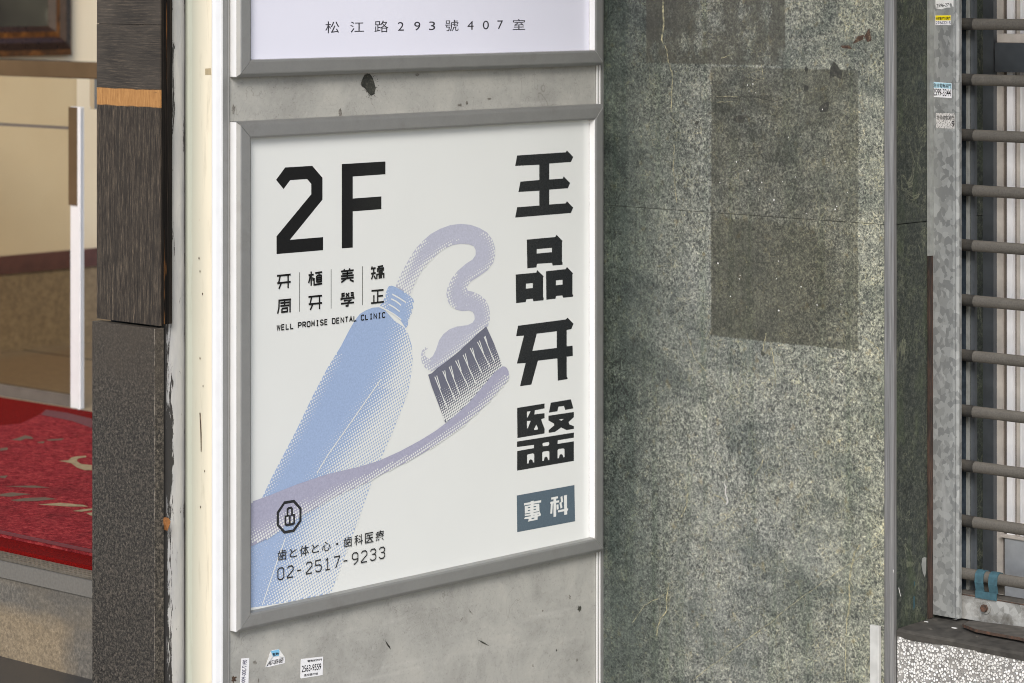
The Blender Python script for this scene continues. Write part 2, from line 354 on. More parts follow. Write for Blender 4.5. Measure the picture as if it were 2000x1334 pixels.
m.col(m.ramp(a, [(0.35, S(26, 24, 22)), (0.52, S(60, 44, 36)), (0.66, S(86, 63, 51)), (0.74, S(112, 106, 99))])); m.bump(a, 0.6, 0.002); M['rustdark'] = m.m
M['bluesteel'] = plain('dull_blue_steel', S(66, 76, 86), 0.4, 0.4, 0.4, 60)
M['zincline'] = plain('worn_zinc_lip', S(160, 162, 158), 0.4, 0.4, 0.2, 60)
M['bluepaint'] = plain('chipped_blue_paint', S(54, 86, 96), 0.75, 0, 0.3, 120)
M['dirt'] = plain('dirty_mortar', S(82, 78, 72), 0.9, 0, 0.4, 60)
M['dirtdark'] = plain('sooty_concrete', S(66, 63, 58), 0.9, 0, 0.45, 45)
m = Mat('washed_pebble_render', 0.6)
v = m.n('ShaderNodeTexVoronoi'); v.inputs['Scale'].default_value = 180; m.lk(m.pos, v.inputs['Vector'])
e = m.n('ShaderNodeTexVoronoi'); e.feature = 'DISTANCE_TO_EDGE'; e.inputs['Scale'].default_value = 180; m.lk(m.pos, e.inputs['Vector'])
peb = m.ramp(v.outputs['Color'], [(0.0, S(186, 183, 176)), (0.45, S(224, 222, 217)), (1.0, S(243, 242, 239))])
gap = m.math('MULTIPLY', m.rng(e.outputs[0], 0.0, 0.085, smooth=True), m.rng(v.outputs['Distance'], 0.62, 0.5))
c = m.mix(gap, m.ramp(m.noise(60, 4), [(0.3, S(112, 110, 106)), (0.7, S(158, 155, 150))]), peb)
c = m.mix(m.rng(m.noise(9, 4), 0.5, 0.7, 0, 0.35), c, S(156, 150, 140))
m.col(c); m.bump(gap, 0.9, 0.003); M['pebble'] = m.m
M['pvc'] = plain('grey_plastic_guard', S(186, 186, 182), 0.5, 0, 0.12, 30)
m = Mat('scratched_steel_trim', 0.4, 0.6)
a = m.noise((300, 300, 6), 6, 0.7)
c = m.ramp(a, [(0.3, S(110, 109, 108)), (0.55, S(150, 149, 148)), (0.75, S(186, 184, 176))])
m.col(c); M['trim'] = m.m
M['alu_grey'] = plain('grey_window_aluminium', S(92, 97, 102), 0.4, 0.5, 0.12, 30)
M['alu_warm'] = plain('dusty_window_aluminium', S(196, 189, 181), 0.5, 0.2, 0.15, 30)
M['alu_white'] = plain('pale_window_aluminium', S(238, 238, 240), 0.5, 0.1, 0.06, 30)
M['alu_brown'] = plain('brown_window_aluminium', S(100, 93, 86), 0.5, 0.1, 0.15, 30)
M['alu_panel'] = plain('grey_door_panel', S(158, 162, 166), 0.4, 0.2, 0.15, 24)
# interior
m = Mat('cream_wall_tile', 0.32)
c = m.ramp(m.noise(2.5, 3), [(0.3, S(216, 198, 166)), (0.7, S(226, 211, 182))]); m.col(c); M['cream_wall'] = m.m
M['redband'] = plain('oxblood_marble_band', S(92, 60, 54), 0.35, 0, 0.25, 20)
m = Mat('brown_granite_floor', 0.3)
c = m.ramp(m.noise(60, 5, 0.7), [(0.3, S(112, 96, 76)), (0.6, S(142, 124, 98)), (0.8, S(160, 142, 114))]); m.col(c); M['brown_granite'] = m.m
m = Mat('polished_steel', 0.12, 1.0); m.col(S(205, 200, 192)); m.rough(m.rng(m.noise(20, 3), 0.3, 0.7, 0.08, 0.2)); M['steel'] = m.m
m = Mat('tinted_glass', 0.02)
tr = m.n('ShaderNodeBsdfTransparent'); tr.inputs[0].default_value = (0.86, 0.82, 0.74, 1)
gl = m.n('ShaderNodeBsdfGlossy'); gl.inputs['Roughness'].default_value = 0.03
fr = m.n('ShaderNodeFresnel'); fr.inputs[0].default_value = 1.45
bf = m.n('ShaderNodeNewGeometry'); fac = m.math('MULTIPLY', fr.outputs[0], m.math('SUBTRACT', 1.0, bf.outputs['Backfacing']))
ms = m.n('ShaderNodeMixShader'); m.lk(fac, ms.inputs[0]); m.lk(tr.outputs[0], ms.inputs[1]); m.lk(gl.outputs[0], ms.inputs[2])
m.t.links.new(ms.outputs[0], m.t.nodes['Material Output'].inputs['Surface']); M['glass'] = m.m
m = Mat('gilt_wood', 0.32, 0.2)
a = m.noise(30, 4)
m.col(m.ramp(a, [(0.3, S(58, 34, 18)), (0.55, S(120, 74, 30)), (0.75, S(178, 116, 52))])); M['gilt'] = m.m
M['gilt_dark'] = plain('dark_stained_wood', S(46, 30, 20), 0.3, 0, 0.3, 30)
m = Mat('dark_picture', 0.15)
x = m.n('ShaderNodeNewGeometry')
a = m.noise(2.2, 3); c = m.ramp(a, [(0.35, S(40, 34, 28)), (0.55, S(70, 66, 54)), (0.7, S(176, 172, 150))]); m.col(c); M['canvas'] = m.m
m = Mat('red_carpet', 0.95, 0, 0.08)
a = m.noise(300, 4, 0.75); m.col(m.ramp(a, [(0.35, S(70, 6, 6)), (0.65, S(132, 18, 14))])); m.bump(a, 0.6, 0.003); M['carpet'] = m.m
m = Mat('looped_red_mat', 0.95, 0, 0.08)
a = m.noise((110, 70, 110), 6, 0.85); b = m.noise(14, 3)
c = m.ramp(a, [(0.36, S(78, 14, 18)), (0.5, S(142, 40, 44)), (0.64, S(188, 80, 76))])
c = m.mix(m.rng(b, 0.4, 0.7, 0, 0.3), c, S(120, 40, 46))
c = m.mix(m.rng(m.noise((7, 5, 7), 6, 0.75), 0.5, 0.7, 0, 0.6), c, S(78, 26, 28))
c = m.mix(m.rng(m.noise((70, 18, 70), 6, 0.75), 0.58, 0.7, 0, 0.7), c, S(54, 16, 18))
m.col(c); m.bump(a, 0.9, 0.005); M['mat'] = m.m
M['mat_edge'] = plain('mat_rubber_edge', S(92, 40, 42), 0.9, 0, 0.2, 90)
M['mat_gold'] = plain('faded_gold_pile', S(142, 122, 88), 0.9, 0, 0.3, 90)
M['mat_olive'] = plain('olive_pile', S(92, 72, 54), 0.9, 0, 0.3, 90)
M['nosing'] = plain('ribbed_metal_nosing', S(120, 112, 100), 0.4, 0.5, 0.3, 120)
M['white'] = plain('sticker_white', S(228, 228, 230), 0.45, 0, 0.04, 90)
M['yellow'] = plain('sticker_yellow', S(238, 218, 10), 0.45, 0, 0.05, 90)
M['sky_blue'] = plain('sticker_pale_blue', S(176, 214, 228), 0.45, 0, 0.05, 90)
M['mid_blue'] = plain('sticker_blue', S(124, 186, 220), 0.45, 0, 0.05, 90)
M['navy'] = plain('navy_print', S(34, 30, 76), 0.5, 0, 0.2, 120)
M['print'] = plain('black_print', S(32, 30, 34), 0.5, 0, 0.2, 120)
m = Mat('worn_paper_label', 0.8)
c = m.ramp(m.noise(420, 4, 0.8), [(0.40, S(70, 68, 66)), (0.5, S(200, 198, 194)), (0.7, S(216, 214, 210))]); m.col(c); M['wornpaper'] = m.m
M['pavement'] = plain('grey_pavement', S(122, 119, 114), 0.8, 0, 0.15, 6)
M['concrete'] = plain('grey_concrete', S(160, 158, 152), 0.85, 0, 0.12, 10)
M['black'] = plain('dark_gap', S(26, 25, 24), 0.8, 0, 0.3, 30)

# ------------------------------------------------------------------ mesh building
class MB:
    def __init__(s): s.v = []; s.f = []; s.mi = []; s.mats = []; s.sm = []
    def mat(s, m):
        if m not in s.mats: s.mats.append(m)
        return s.mats.index(m)
    def face(s, pts, m, smooth=False):
        i = len(s.v); s.v += [tuple(p) for p in pts]; s.f.append(tuple(range(i, i + len(pts)))); s.mi.append(s.mat(m)); s.sm.append(smooth)
    def box(s, x0, x1, y0, y1, z0, z1, m):
        i = len(s.v)
        s.v += [(x0, y0, z0), (x1, y0, z0), (x1, y1, z0), (x0, y1, z0), (x0, y0, z1), (x1, y0, z1), (x1, y1, z1), (x0, y1, z1)]
        for q in ((0, 3, 2, 1), (4, 5, 6, 7), (0, 1, 5, 4), (1, 2, 6, 5), (2, 3, 7, 6), (3, 0, 4, 7)):
            s.f.append(tuple(i + k for k in q)); s.mi.append(s.mat(m)); s.sm.append(False)
    def poly(s, loops, m, want=None):
        """flat polygon with holes; loops are lists of 3-D points"""
        loops = [[Vector(p) for p in l] for l in loops]
        flat = [p for l in loops for p in l]; i = len(s.v)
        s.v += [tuple(p) for p in flat]
        for t in tessellate_polygon(loops):
            a, b, c = (flat[k] for k in t); nrm = (b - a).cross(c - a)
            if want is not None and nrm.dot(want) < 0: t = (t[0], t[2], t[1])
            s.f.append(tuple(i + k for k in t)); s.mi.append(s.mat(m)); s.sm.append(False)
    def slab(s, pts, off, m, want):
        """polygon pts given a thickness: extruded by -off from the face"""
        pts = [Vector(p) for p in pts]; off = Vector(off)
        s.poly([pts], m, want)
        n = len(pts)
        for k in range(n):
            a, b = pts[k], pts[(k + 1) % n]; s.face([a, b, b + off, a + off], m)
        s.poly([[p + off for p in pts]], m, -want)
    def sweep(s, prof, p0, p1, m, closed=True, smooth=False, caps=True):
        """profile = list of 3-D offsets, swept from p0 to p1"""
        p0, p1 = Vector(p0), Vector(p1); n = len(prof); i = len(s.v)
        s.v += [tuple(p0 + Vector(q)) for q in prof] + [tuple(p1 + Vector(q)) for q in prof]
        for k in range(n if closed else n - 1):
            a, b = k, (k + 1) % n
            s.f.append((i + a, i + b, i + n + b, i + n + a)); s.mi.append(s.mat(m)); s.sm.append(smooth)
        if closed and caps:
            s.f.append(tuple(i + k for k in range(n))); s.mi.append(s.mat(m)); s.sm.append(False)
            s.f.append(tuple(i + n + k for k in reversed(range(n)))); s.mi.append(s.mat(m)); s.sm.append(False)
    def tube(s, p0, p1, r, m, seg=20, ax='y'):
        pr = []
        for k in range(seg):
            a = 2 * math.pi * k / seg; c, q = r * math.cos(a), r * math.sin(a)
            pr.append((c, 0, q) if ax == 'y' else ((0, c, q) if ax == 'x' else (c, q, 0)))
        s.sweep(pr, p0, p1, m, True, True)
    def build(s, name, parent=None, bevel=0.0, fix=False, origin=None):
        me = bpy.data.meshes.new(name)
        o0 = Vector(origin) if origin is not None else (ORG.get(parent, Vector((0, 0, 0))) if parent else Vector((0, 0, 0)))
        me.from_pydata([tuple(Vector(v) - o0) for v in s.v], [], s.f)
        for m in s.mats: me.materials.append(m)
        me.polygons.foreach_set('material_index', s.mi); me.polygons.foreach_set('use_smooth', s.sm)
        if fix:
            import bmesh
            bm = bmesh.new(); bm.from_mesh(me); bmesh.ops.remove_doubles(bm, verts=bm.verts, dist=1e-6)
            bmesh.ops.recalc_face_normals(bm, faces=bm.faces); bm.to_mesh(me); bm.free()
        me.update()
        o = bpy.data.objects.new(name, me); sc.collection.objects.link(o)
        if parent: o.parent = parent; ORG[o] = o0
        else: o.location = o0; ORG[o] = o0
        if bevel:
            b = o.modifiers.new('bevel', 'BEVEL'); b.width = bevel; b.segments = 2; b.limit_method = 'ANGLE'; b.angle_limit = R(40)
        return o
ORG = {}
def tag(o, label, cat, group=None, kind=None):
    if label: o['label'] = label
    if cat: o['category'] = cat
    if group: o['group'] = group
    if kind: o['kind'] = kind
    return o
def thing(name, label, cat, loc, group=None):
    o = bpy.data.objects.new(name, None); o.empty_display_size = 0.1; sc.collection.objects.link(o)
    o.location = loc; ORG[o] = Vector(loc); return tag(o, label, cat, group)
def structure(mb, name):
    o = mb.build(name); o['kind'] = 'structure'; return o

# flat artwork in a plane: a mapper turns a photo point into a point of the plane, u2 gives its 2-D coordinates
NY = Vector((0, -1, 0)); NX = Vector((-1, 0, 0)); NZ = Vector((0, 0, 1))
def stroke2(pts, t, closed=False):
    """mitred outline quads of a polyline in 2-D"""
    pts = [Vector(p).to_2d() if len(p) > 2 else Vector(p) for p in pts]
    if closed: pts = pts + [pts[0]]
    n = len(pts); L = []; Rr = []
    for i in range(n):
        if closed and i in (0, n - 1): d0 = (pts[-1] - pts[-2]).normalized(); d1 = (pts[1] - pts[0]).normalized()
        else:
            d0 = (pts[i] - pts[i - 1]).normalized() if i else None
            d1 = (pts[i + 1] - pts[i]).normalized() if i < n - 1 else None
            d0 = d0 or d1; d1 = d1 or d0
        tg = (d0 + d1); tg = tg.normalized() if tg.length > 1e-6 else d1
        nn = Vector((-tg.y, tg.x)); k = nn.dot(Vector((-d1.y, d1.x))); k = max(k, 0.45)
        h = t / 2 / k
        L.append(pts[i] + nn * h); Rr.append(pts[i] - nn * h)
    return [(L[i], L[i + 1], Rr[i + 1], Rr[i]) for i in range(n - 1)]
def inside(p, poly):
    x, y = p; r = False; j = len(poly) - 1
    for i in range(len(poly)):
        xi, yi = poly[i]; xj, yj = poly[j]
        if (yi > y) != (yj > y) and x < (xj - xi) * (y - yi) / (yj - yi) + xi: r = not r
        j = i
    return r
def near(p, poly):
    best = (1e9, None)
    for i in range(len(poly)):
        a = Vector(poly[i]); b = Vector(poly[(i + 1) % len(poly)]); ab = b - a; q = Vector(p) - a
        t = max(0, min(1, q.dot(ab) / max(ab.length_squared, 1e-9))); c = a + ab * t; d = (Vector(p) - c).length
        if d < best[0]: best = (d, c)
    return best
def Z(ox, oy, s, pts): return [(ox + x / s, oy + y / s) for x, y in pts]
def sm(a, b, x):
    t = max(0.0, min(1.0, (x - a) / (b - a))); return t * t * (3 - 2 * t)
def lerp_tab(tab, y):
    for (y0, x0), (y1, x1) in zip(tab, tab[1:]):
        if y <= y1: return x0 + (x1 - x0) * (y - y0) / (y1 - y0)
    return tab[-1][1]

# ------------------------------------------------------------------ text made by Blender's own font
def text_mesh(body, bold=0.0):
    c = bpy.data.curves.new('lettering', 'FONT'); c.body = body; c.offset = bold; c.resolution_u = 4; c.fill_mode = 'FRONT'
    o = bpy.data.objects.new('lettering', c); sc.collection.objects.link(o)
    dg = bpy.context.evaluated_depsgraph_get(); me = bpy.data.meshes.new_from_object(o.evaluated_get(dg))
    vs = [(v.co.x, v.co.y) for v in me.vertices]; fs = [tuple(p.vertices) for p in me.polygons]
    bpy.data.objects.remove(o); bpy.data.curves.remove(c); bpy.data.meshes.remove(me)
    return vs, fs
def text_quad(mb, body, quad, mat, bold=0.0):
    """fit a text into the four 3-D corners quad = (bottom-left, bottom-right, top-right, top-left)"""
    vs, fs = text_mesh(body, bold)
    if not vs: return
    x0 = min(v[0] for v in vs); x1 = max(v[0] for v in vs); y0 = min(v[1] for v in vs); y1 = max(v[1] for v in vs)
    a, b, c, d = [Vector(q) for q in quad]; i = len(mb.v)
    for x, y in vs:
        s = (x - x0) / (x1 - x0); t = (y - y0) / (y1 - y0)
        p = a.lerp(b, s).lerp(d.lerp(c, s), t); mb.v.append(tuple(p))
    for f in fs:
        mb.f.append(tuple(i + k for k in f)); mb.mi.append(mb.mat(mat)); mb.sm.append(False)

# ================================================================== SETTING
XE = 3.365                                   # plane of the entrance step
ztop = onX(90, 1116, XE)[2]                  # top of the entrance floor
zt2 = onX(90, 1306, XE)[2]                   # the tread below
mb = MB(); mb.face([(-60, -60, 0), (60, -60, 0), (60, 60, 0), (-60, 60, 0)], M['pavement']); structure(mb, 'pavement')
mb = MB(); mb.box(2.5, 4.9, 0.4, 3.99, 3.3, 3.5, M['concrete']); structure(mb, 'unseen_ceiling')  # unseen arcade ceiling, its extent set by how much skylight it blocks
mb = MB()
mb.box(XE, 9.0, 4.10, 8.0, ztop - 0.030, ztop, M['step_edge'])
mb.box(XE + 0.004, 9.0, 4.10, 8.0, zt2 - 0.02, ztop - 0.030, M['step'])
mb.box(XE - 0.34, XE + 0.004, 4.02, 8.0, 0.0, zt2, M['step_dark'])
mb.box(XE - 0.345, XE - 0.34, 4.02, 8.0, zt2 - 0.02, zt2 + 0.001, M['step_edge'])
structure(mb, 'entrance_floor')
# nosing strip of the top step
# ================================================================== INTERIOR
t = thing('foyer_wall', 'cream foyer wall with oxblood skirting band and brown granite base behind the glass', 'wall', (5.0, 6.85, ztop))
YB = 6.85
zb0 = onY(150, 522, YB)[2]; zb1 = onY(150, 487, YB)[2]; zj = onY(180, 366, YB)[2]
mb = MB(); mb.box(3.2, 9.0, YB, YB + 0.2, zb1, 4.0, M['cream_wall'])
mb.build('wall_tile', t)
mb = MB(); mb.box(3.2, 9.0, YB - 0.012, YB + 0.2, zb0, zb1, M['redband']); mb.build('skirting_band', t)
mb = MB(); mb.box(3.2, 9.0, YB - 0.006, YB + 0.2, ztop, zb0, M['brown_granite']); mb.build('skirting_base', t)
mb = MB(); mb.box(4.3, 9.0, 4.10, 6.84, ztop + 0.0005, ztop + 0.004, M['brown_granite'])
j = onZ(70, 690, ztop)[0]
mb.box(j - 0.004, j + 0.004, 4.1, 6.84, ztop + 0.004, ztop + 0.0048, M['grout'])
o = mb.build('foyer_floor'); o['kind'] = 'structure'

# glass balustrade with steel rail
pB = onZ(74, 786, ztop); XB = pB[0]
t = thing('glass_balustrade', 'glass screen with polished steel rail and post at the back of the entrance', 'balustrade', (XB, 5.3, ztop))
zr0 = onX(90, 150, XB)[2]; zr1 = onX(90, 118, XB)[2]
ypost0 = onX(172, 500, XB)[1]; ypost1 = onX(149, 500, XB)[1]
mb = MB(); mb.box(XB - 0.03, XB + 0.03, 4.2, 6.6, zr0, zr1, M['bronze']); mb.build('handrail', t, 0.003)
zp = onX(160, 208, XB)[2]
mb = MB(); mb.box(XB - 0.020, XB - 0.008, ypost0 + 0.005, ypost1, ztop + 0.004, zp, M['alu_lit']); mb.box(XB - 0.026, XB - 0.020, ypost0, ypost0 + 0.012, ztop + 0.004, zp, M['alu_lit']); mb.build('post', t, 0.002)  # white stands in for the bright street mirrored in the steel
zdark = onX(160, 400, XB)[2]
mb = MB(); mb.box(XB - 0.0245, XB - 0.0204, ypost0 + 0.0125, ypost1 + 0.002, zdark, zp - 0.001, M['bronze']); mb.build('dark_reflection', t, 0.001)  # dark reflection on the upper post, added as a thin bronze strip
mb = MB(); mb.box(XB - 0.008, XB + 0.008, onX(184, 500, XB)[1] - 0.01, onX(184, 500, XB)[1] + 0.008, zp - 0.005, zr0, M['steel']); mb.build('bracket', t)
mb = MB(); mb.box(XB - 0.005, XB + 0.005, ypost1 + 0.004, 6.6, ztop + 0.035, zr0 - 0.002, M['glass']); mb.build('glass_pane', t)
mb = MB(); mb.box(XB - 0.011, XB + 0.011, ypost1 + 0.001, 6.6, ztop + 0.004, ztop + 0.034, M['alu_brown']); mb.build('bottom_channel', t)
zl = onX(70, 246, XB)[2]
mb = MB(); mb.box(XB - 0.0075, XB - 0.0052, ypost1 + 0.002, 6.6, zl - 0.004, zl + 0.004, M['alu_brown']); mb.build('joint_strip', t)

# picture hanging on the foyer wall
YP = YB - 0.04
pc = onY(150, 108, YP); wfr = 0.088
t = thing('framed_picture', 'dark picture in a heavy gilt frame on the foyer wall', 'picture', (pc[0] - 0.5, YP, pc[2]))
xr, zb = pc[0], pc[2]; xl, zt = xr - 1.1, zb + 0.85
prof = [(0, 0.0), (0, 0.012), (0.018, 0.030), (0.04, 0.036), (0.055, 0.024), (0.072, 0.028), (0.088, 0.010), (0.088, 0.0)]
def frame_rails(t, xl, xr, zb, zt, y0, prof, mats, nm='frame_rail', gap=0.0, sides=('top', 'bottom', 'left', 'right')):
    """four mitred rails; prof = (inset, height) pairs, y0 = the back plane; mats per profile strip"""
    for sd in sides:
        mb = MB(); rows = []
        for wi, h in prof:
            y = y0 - h
            if sd == 'top': a, b = (xl + wi + gap, y, zt - wi), (xr - wi - gap, y, zt - wi)
            if sd == 'bottom': a, b = (xl + wi + gap, y, zb + wi), (xr - wi - gap, y, zb + wi)
            if sd == 'left': a, b = (xl + wi, y, zb + wi + gap), (xl + wi, y, zt - wi - gap)
            if sd == 'right': a, b = (xr - wi, y, zb + wi + gap), (xr - wi, y, zt - wi - gap)
            rows.append((a, b))
        for k in range(len(rows) - 1):
            mb.face([rows[k][0], rows[k][1], rows[k + 1][1], rows[k + 1][0]], mats[k])
        mb.face([rows[-1][0], rows[-1][1], rows[0][1], rows[0][0]], mats[0])
        mb.face([r[0] for r in rows], mats[0]); mb.face([r[1] for r in reversed(rows)], mats[0])
        mb.build(nm, t, fix=True)
frame_rails(t, xl, xr, zb, zt, YP + 0.035, prof, [M['gilt_dark'], M['gilt'], M['gilt_dark'], M['gilt_dark'], M['gilt'], M['gilt_dark'], M['gilt_dark']])
mb = MB(); mb.box(xl + 0.08, xr - 0.08, YP + 0.026, YP + 0.034, zb + 0.08, zt - 0.08, M['canvas']); mb.build('picture_panel', t)

# carpet, mat, nosing
yl = 4.115
x1 = onX(90, 1092, XE)
xc = onZ(90, 1087, ztop + 0.010)[0]
mb = MB()
mb.box(xc, XB - 0.05, yl, 6.7, ztop + 0.0012, ztop + 0.010, M['carpet'])
o = mb.build('red_carpet', origin=(xc, 5, ztop)); tag(o, 'plain deep red carpet lying under the patterned mat in the entrance', 'carpet')
mb = MB(); k = 0
xn0 = onZ(90, 1114, ztop)[0]
while xn0 + 0.001 + k * 0.011 < xc - 0.010:
    xx = xn0 + 0.001 + k * 0.011; mb.box(xx, xx + 0.007, yl, 6.7, ztop + 0.0008, ztop + 0.005, M['nosing']); k += 1
o = mb.build('step_nosing', origin=(xn0, 5, ztop)); tag(o, 'ribbed metal nosing strip along the edge of the top step', 'step nosing')
t = thing('door_mat', 'faded red looped mat with pale lettering and a curled corner on the carpet', 'mat', (onZ(90, 950, ztop)[0], 5, ztop))
zm = ztop + 0.022
front = [onZ(-140, 1014, zm), onZ(0, 1037, zm), onZ(180, 1071, zm), onZ(300, 1094, zm)]
front = [Vector((front[1][0], y, zm)) for y in (6.4, 5.6, 4.8, yl)]
far = [onZ(px, py, zm) for px, py in ((300, 842), (180, 818), (130, 806), (90, 800), (75, 811), (40, 827), (0, 831), (-60, 833))]
far = [p if p[1] > yl else Vector((p[0], yl, zm)) for p in far] + [Vector((far[-1][0], 6.4, zm))]
mb = MB(); mb.slab(front + far, (0, 0, -0.0115), M['mat'], NZ)
o = mb.build('mat_pile', t)
mb = MB()
rim = [onZ(*p, zm + 0.0008) for p in ((180, 818), (130, 806), (90, 800), (80, 810), (100, 814), (140, 822), (180, 836))]
mb.poly([rim], M['mat_edge'], NZ)
xf = front[0][0]; mb.box(xf - 0.002, xf + 0.0015, yl, 6.4, ztop + 0.0175, zm + 0.001, M['mat_edge'])
mb.build('mat_border', t)
mb = MB()
for c, pts in (('gold', Z(0, 760, 6.67, [(1200, 1055), (1100, 1055), (1000, 1020), (930, 965), (830, 945), (770, 935), (890, 925), (930, 890), (1000, 875), (1120, 868), (1125, 885), (1030, 900), (1000, 920), (1010, 945), (1060, 975), (1200, 990)])),
               ('olive', Z(0, 760, 6.67, [(140, 660), (220, 640), (330, 600), (410, 620), (440, 650), (330, 645), (270, 670)])),
               ('olive', Z(0, 760, 6.67, [(0, 770), (100, 760), (100, 790), (0, 805)])),
               ('olive', Z(0, 760, 6.67, [(600, 660), (700, 650), (840, 640), (800, 665), (640, 672)])),
               ('olive', Z(0, 760, 6.67, [(480, 690), (580, 680), (570, 705), (500, 700)])),
               ('olive', Z(0, 884, 2.964, [(0, 240), (70, 230), (180, 240), (60, 255), (0, 252)])),
               ('olive', Z(0, 884, 2.964, [(60, 275), (150, 262), (260, 258), (330, 268), (220, 280), (100, 282)])),
               ('gold', Z(0, 884, 2.964, [(220, 300), (350, 290), (480, 302), (510, 312), (400, 312), (300, 306)])),
               ('gold', Z(0, 884, 2.964, [(420, 338), (480, 328), (540, 322), (540, 332), (470, 342)])),
               ('gold', Z(0, 884, 2.964, [(500, 350), (540, 345), (545, 368), (520, 362)])),
               ('olive', Z(0, 884, 2.964, [(0, 135), (45, 132), (30, 148), (0, 145)])),
               ('olive', Z(0, 884, 2.964, [(30, 195), (200, 190), (290, 203), (180, 203)]))):
    mb = MB(); mb.poly([[onZ(x, y, zm + 0.0006) for x, y in pts]], M['mat_' + c], NZ); mb.build('mat_motif', t)

# ================================================================== ENTRANCE PILLAR
YS = 3.930
XW = onY(313, 400, YS)[0]; XG = XW - 0.0115
yW = onX(189, 400, XW)[1]; yG = onX(180, 800, XG)[1]
zled = onX(310, 641, XW)[2]; zsp = onX(250, 48, XW)[2]; zbt = onX(250, 173, XW)[2]; zbb = onX(250, 207, XW)[2]
M['wood_low'] = wood('dark_vertical_grain_wood', False, (zbb, zbt + 0.0))
M['wood_high'] = wood('dark_horizontal_grain_wood', True)
t = thing('entrance_pillar', 'dark pillar of charcoal wood over speckled granite beside the entrance', 'pillar', (XW, 4.0, 0))
mb = MB(); mb.box(XW + 0.03, XW + 0.30, YS + 0.034, yW - 0.004, 0, 3.3, M['black']); mb.build('core', t)
mb = MB(); mb.box(XW, XW + 0.004, YS + 0.0015, yW, zled + 0.004, zbt, M['wood_low']); mb.build('lower_board', t)
mb = MB(); mb.box(XW, XW + 0.004, YS + 0.0015, yW, zbt + 0.0004, zsp, M['wood_high']); mb.box(XW + 0.0005, XW + 0.004, YS + 0.0015, yW, zsp + 0.0008, 3.3, M['wood_high']); mb.build('upper_board', t)
mb = MB()
for k, (a, b) in enumerate(((0.0006, 0.009), (0.0096, 0.017), (0.0176, 0.029))):
    mb.box(XW + a + (0.0035 if k == 0 else 0), XW + b, YS + (0.0, 0.0025, 0.001)[k], yW - 0.001, zled + 0.006, 3.3, M['char'])
mb.build('board_edge', t, 0.0008)
mb = MB(); mb.box(XG, XG + 0.0215, YS + 0.002, yG, 0, zled, M['granite']); mb.build('granite_slab', t, 0.0006)
mb = MB()
cp = Z(0, 884, 2.964, [(950, 385), (970, 378), (982, 400), (965, 452), (950, 410)])
mb.slab([onY(x + 2, y, YS - 0.003) for x, y in cp], (0, 0.012, 0), M['tanwood'], NY)
mb.build('bare_chip', t)

# white painted conduit in the gap
t = None
x0 = onY(324, 700, YS + 0.02)[0]; x1 = onY(364, 700, YS + 0.02)[0]
mb = MB(); prof = []
for k in range(13):
    a = math.pi * k / 12; prof.append(((x0 + x1) / 2 - (x1 - x0) * 0.60 * math.cos(a) * (1 if abs(math.cos(a)) < .9 else 1), YS + 0.034 - 0.020 * math.sin(a) ** 0.6, 0))
prof += [(prof[-1][0], YS + 0.06, 0), (prof[0][0], YS + 0.06, 0)]
nz = 60; rows = []
for i in range(nz + 1):
    z = 3.29 * i / nz; dx = 0.0009 * math.sin(z * 9) + random.uniform(-.0008, .0008)
    rows.append([Vector((p[0] + dx, p[1], z)) for p in prof])
for i in range(nz):
    for k in range(len(prof)):
        kk = (k + 1) % len(prof); mb.face([rows[i][k], rows[i][kk], rows[i + 1][kk], rows[i + 1][k]], M['paint'], True)
o = mb.build('painted_post', fix=True, origin=((x0 + x1) / 2, YS + 0.03, 0)); tag(o, 'narrow white painted post with chipped paint between dark pillar and sign column', 'post')

# ================================================================== SIGN COLUMN
YF = 3.815                                    # front of the sign frames
YM = 3.838                                    # the metal sheet they hang on
UL = onY(466, 700, YF)[0]; UR = onY(1181.5, 640, YF)[0]
XC = onY(433, 700, YM)[0]
t = thing('sign_column', 'tall metal clad sign column with cream side strip and grey dirty sheet', 'sign column', (XC, YM, 0))
XR = onY(1176, 700, YM)[0]; xrt = onY(1161, 700, YM)[0]
xl2 = onY(447, 700, YM)[0]
mb = MB(); mb.box(xl2 - 0.004, xrt + 0.003, YM, YM + 0.02, 0, 3.29, M['sheet'])
# paint blots, scratches and dents on the sheet
def blot(pts, mat, plane=None, off=0.0006, want=NY):
    mb.poly([[ (onY(x, y, YM - off) if plane is None else plane(x, y)) for x, y in pts]], mat, want)
def jag(cx, cy, rx, ry, n=26, j=0.25):
    return [(cx + rx * math.cos(a) * (1 + random.uniform(-j, j)), cy + ry * math.sin(a) * (1 + random.uniform(-j, j))) for a in [2 * math.pi * k / n for k in range(n)]]
blot([(712, 146), (722, 144), (727, 150), (730, 158), (734, 172), (731, 184), (725, 187), (720, 183), (712, 172), (706, 168), (705, 162), (708, 154)], M['residue'])
for k in range(46):
    a = random.uniform(0, 6.28); d = random.uniform(0.7, 1.35); blot(jag(722 + 14 * d * math.cos(a), 168 + 20 * d * math.sin(a), 0.7, 0.8, 5), M['residue'])
for cx, cy, rx, ry in ((1132, 1189, 3.6, 5), (1127, 1289, 1.8, 3), (1087, 1270, 1.6, 2), (457, 1326, 4.4, 6), (498, 1294, 4, 3), (815, 146, 4, 3), (456, 213, 3, 8), (665, 221, 3, 8), (1041, 1300, 1.2, 3), (1060, 1193, 1.5, 2), (1113, 1166, 2, 4), (505, 1329, 1.5, 4), (956, 193, 4, 2), (900, 205, 2, 3), (912, 201, 2, 4), (897, 205, 3, 2)):
    blot(jag(cx, cy, rx, ry, 26, 0.4), M['rustpatch'] if (cx, cy) == (457, 1326) else M['residue'] if cx in (1132, 1087) else M['smudge'])
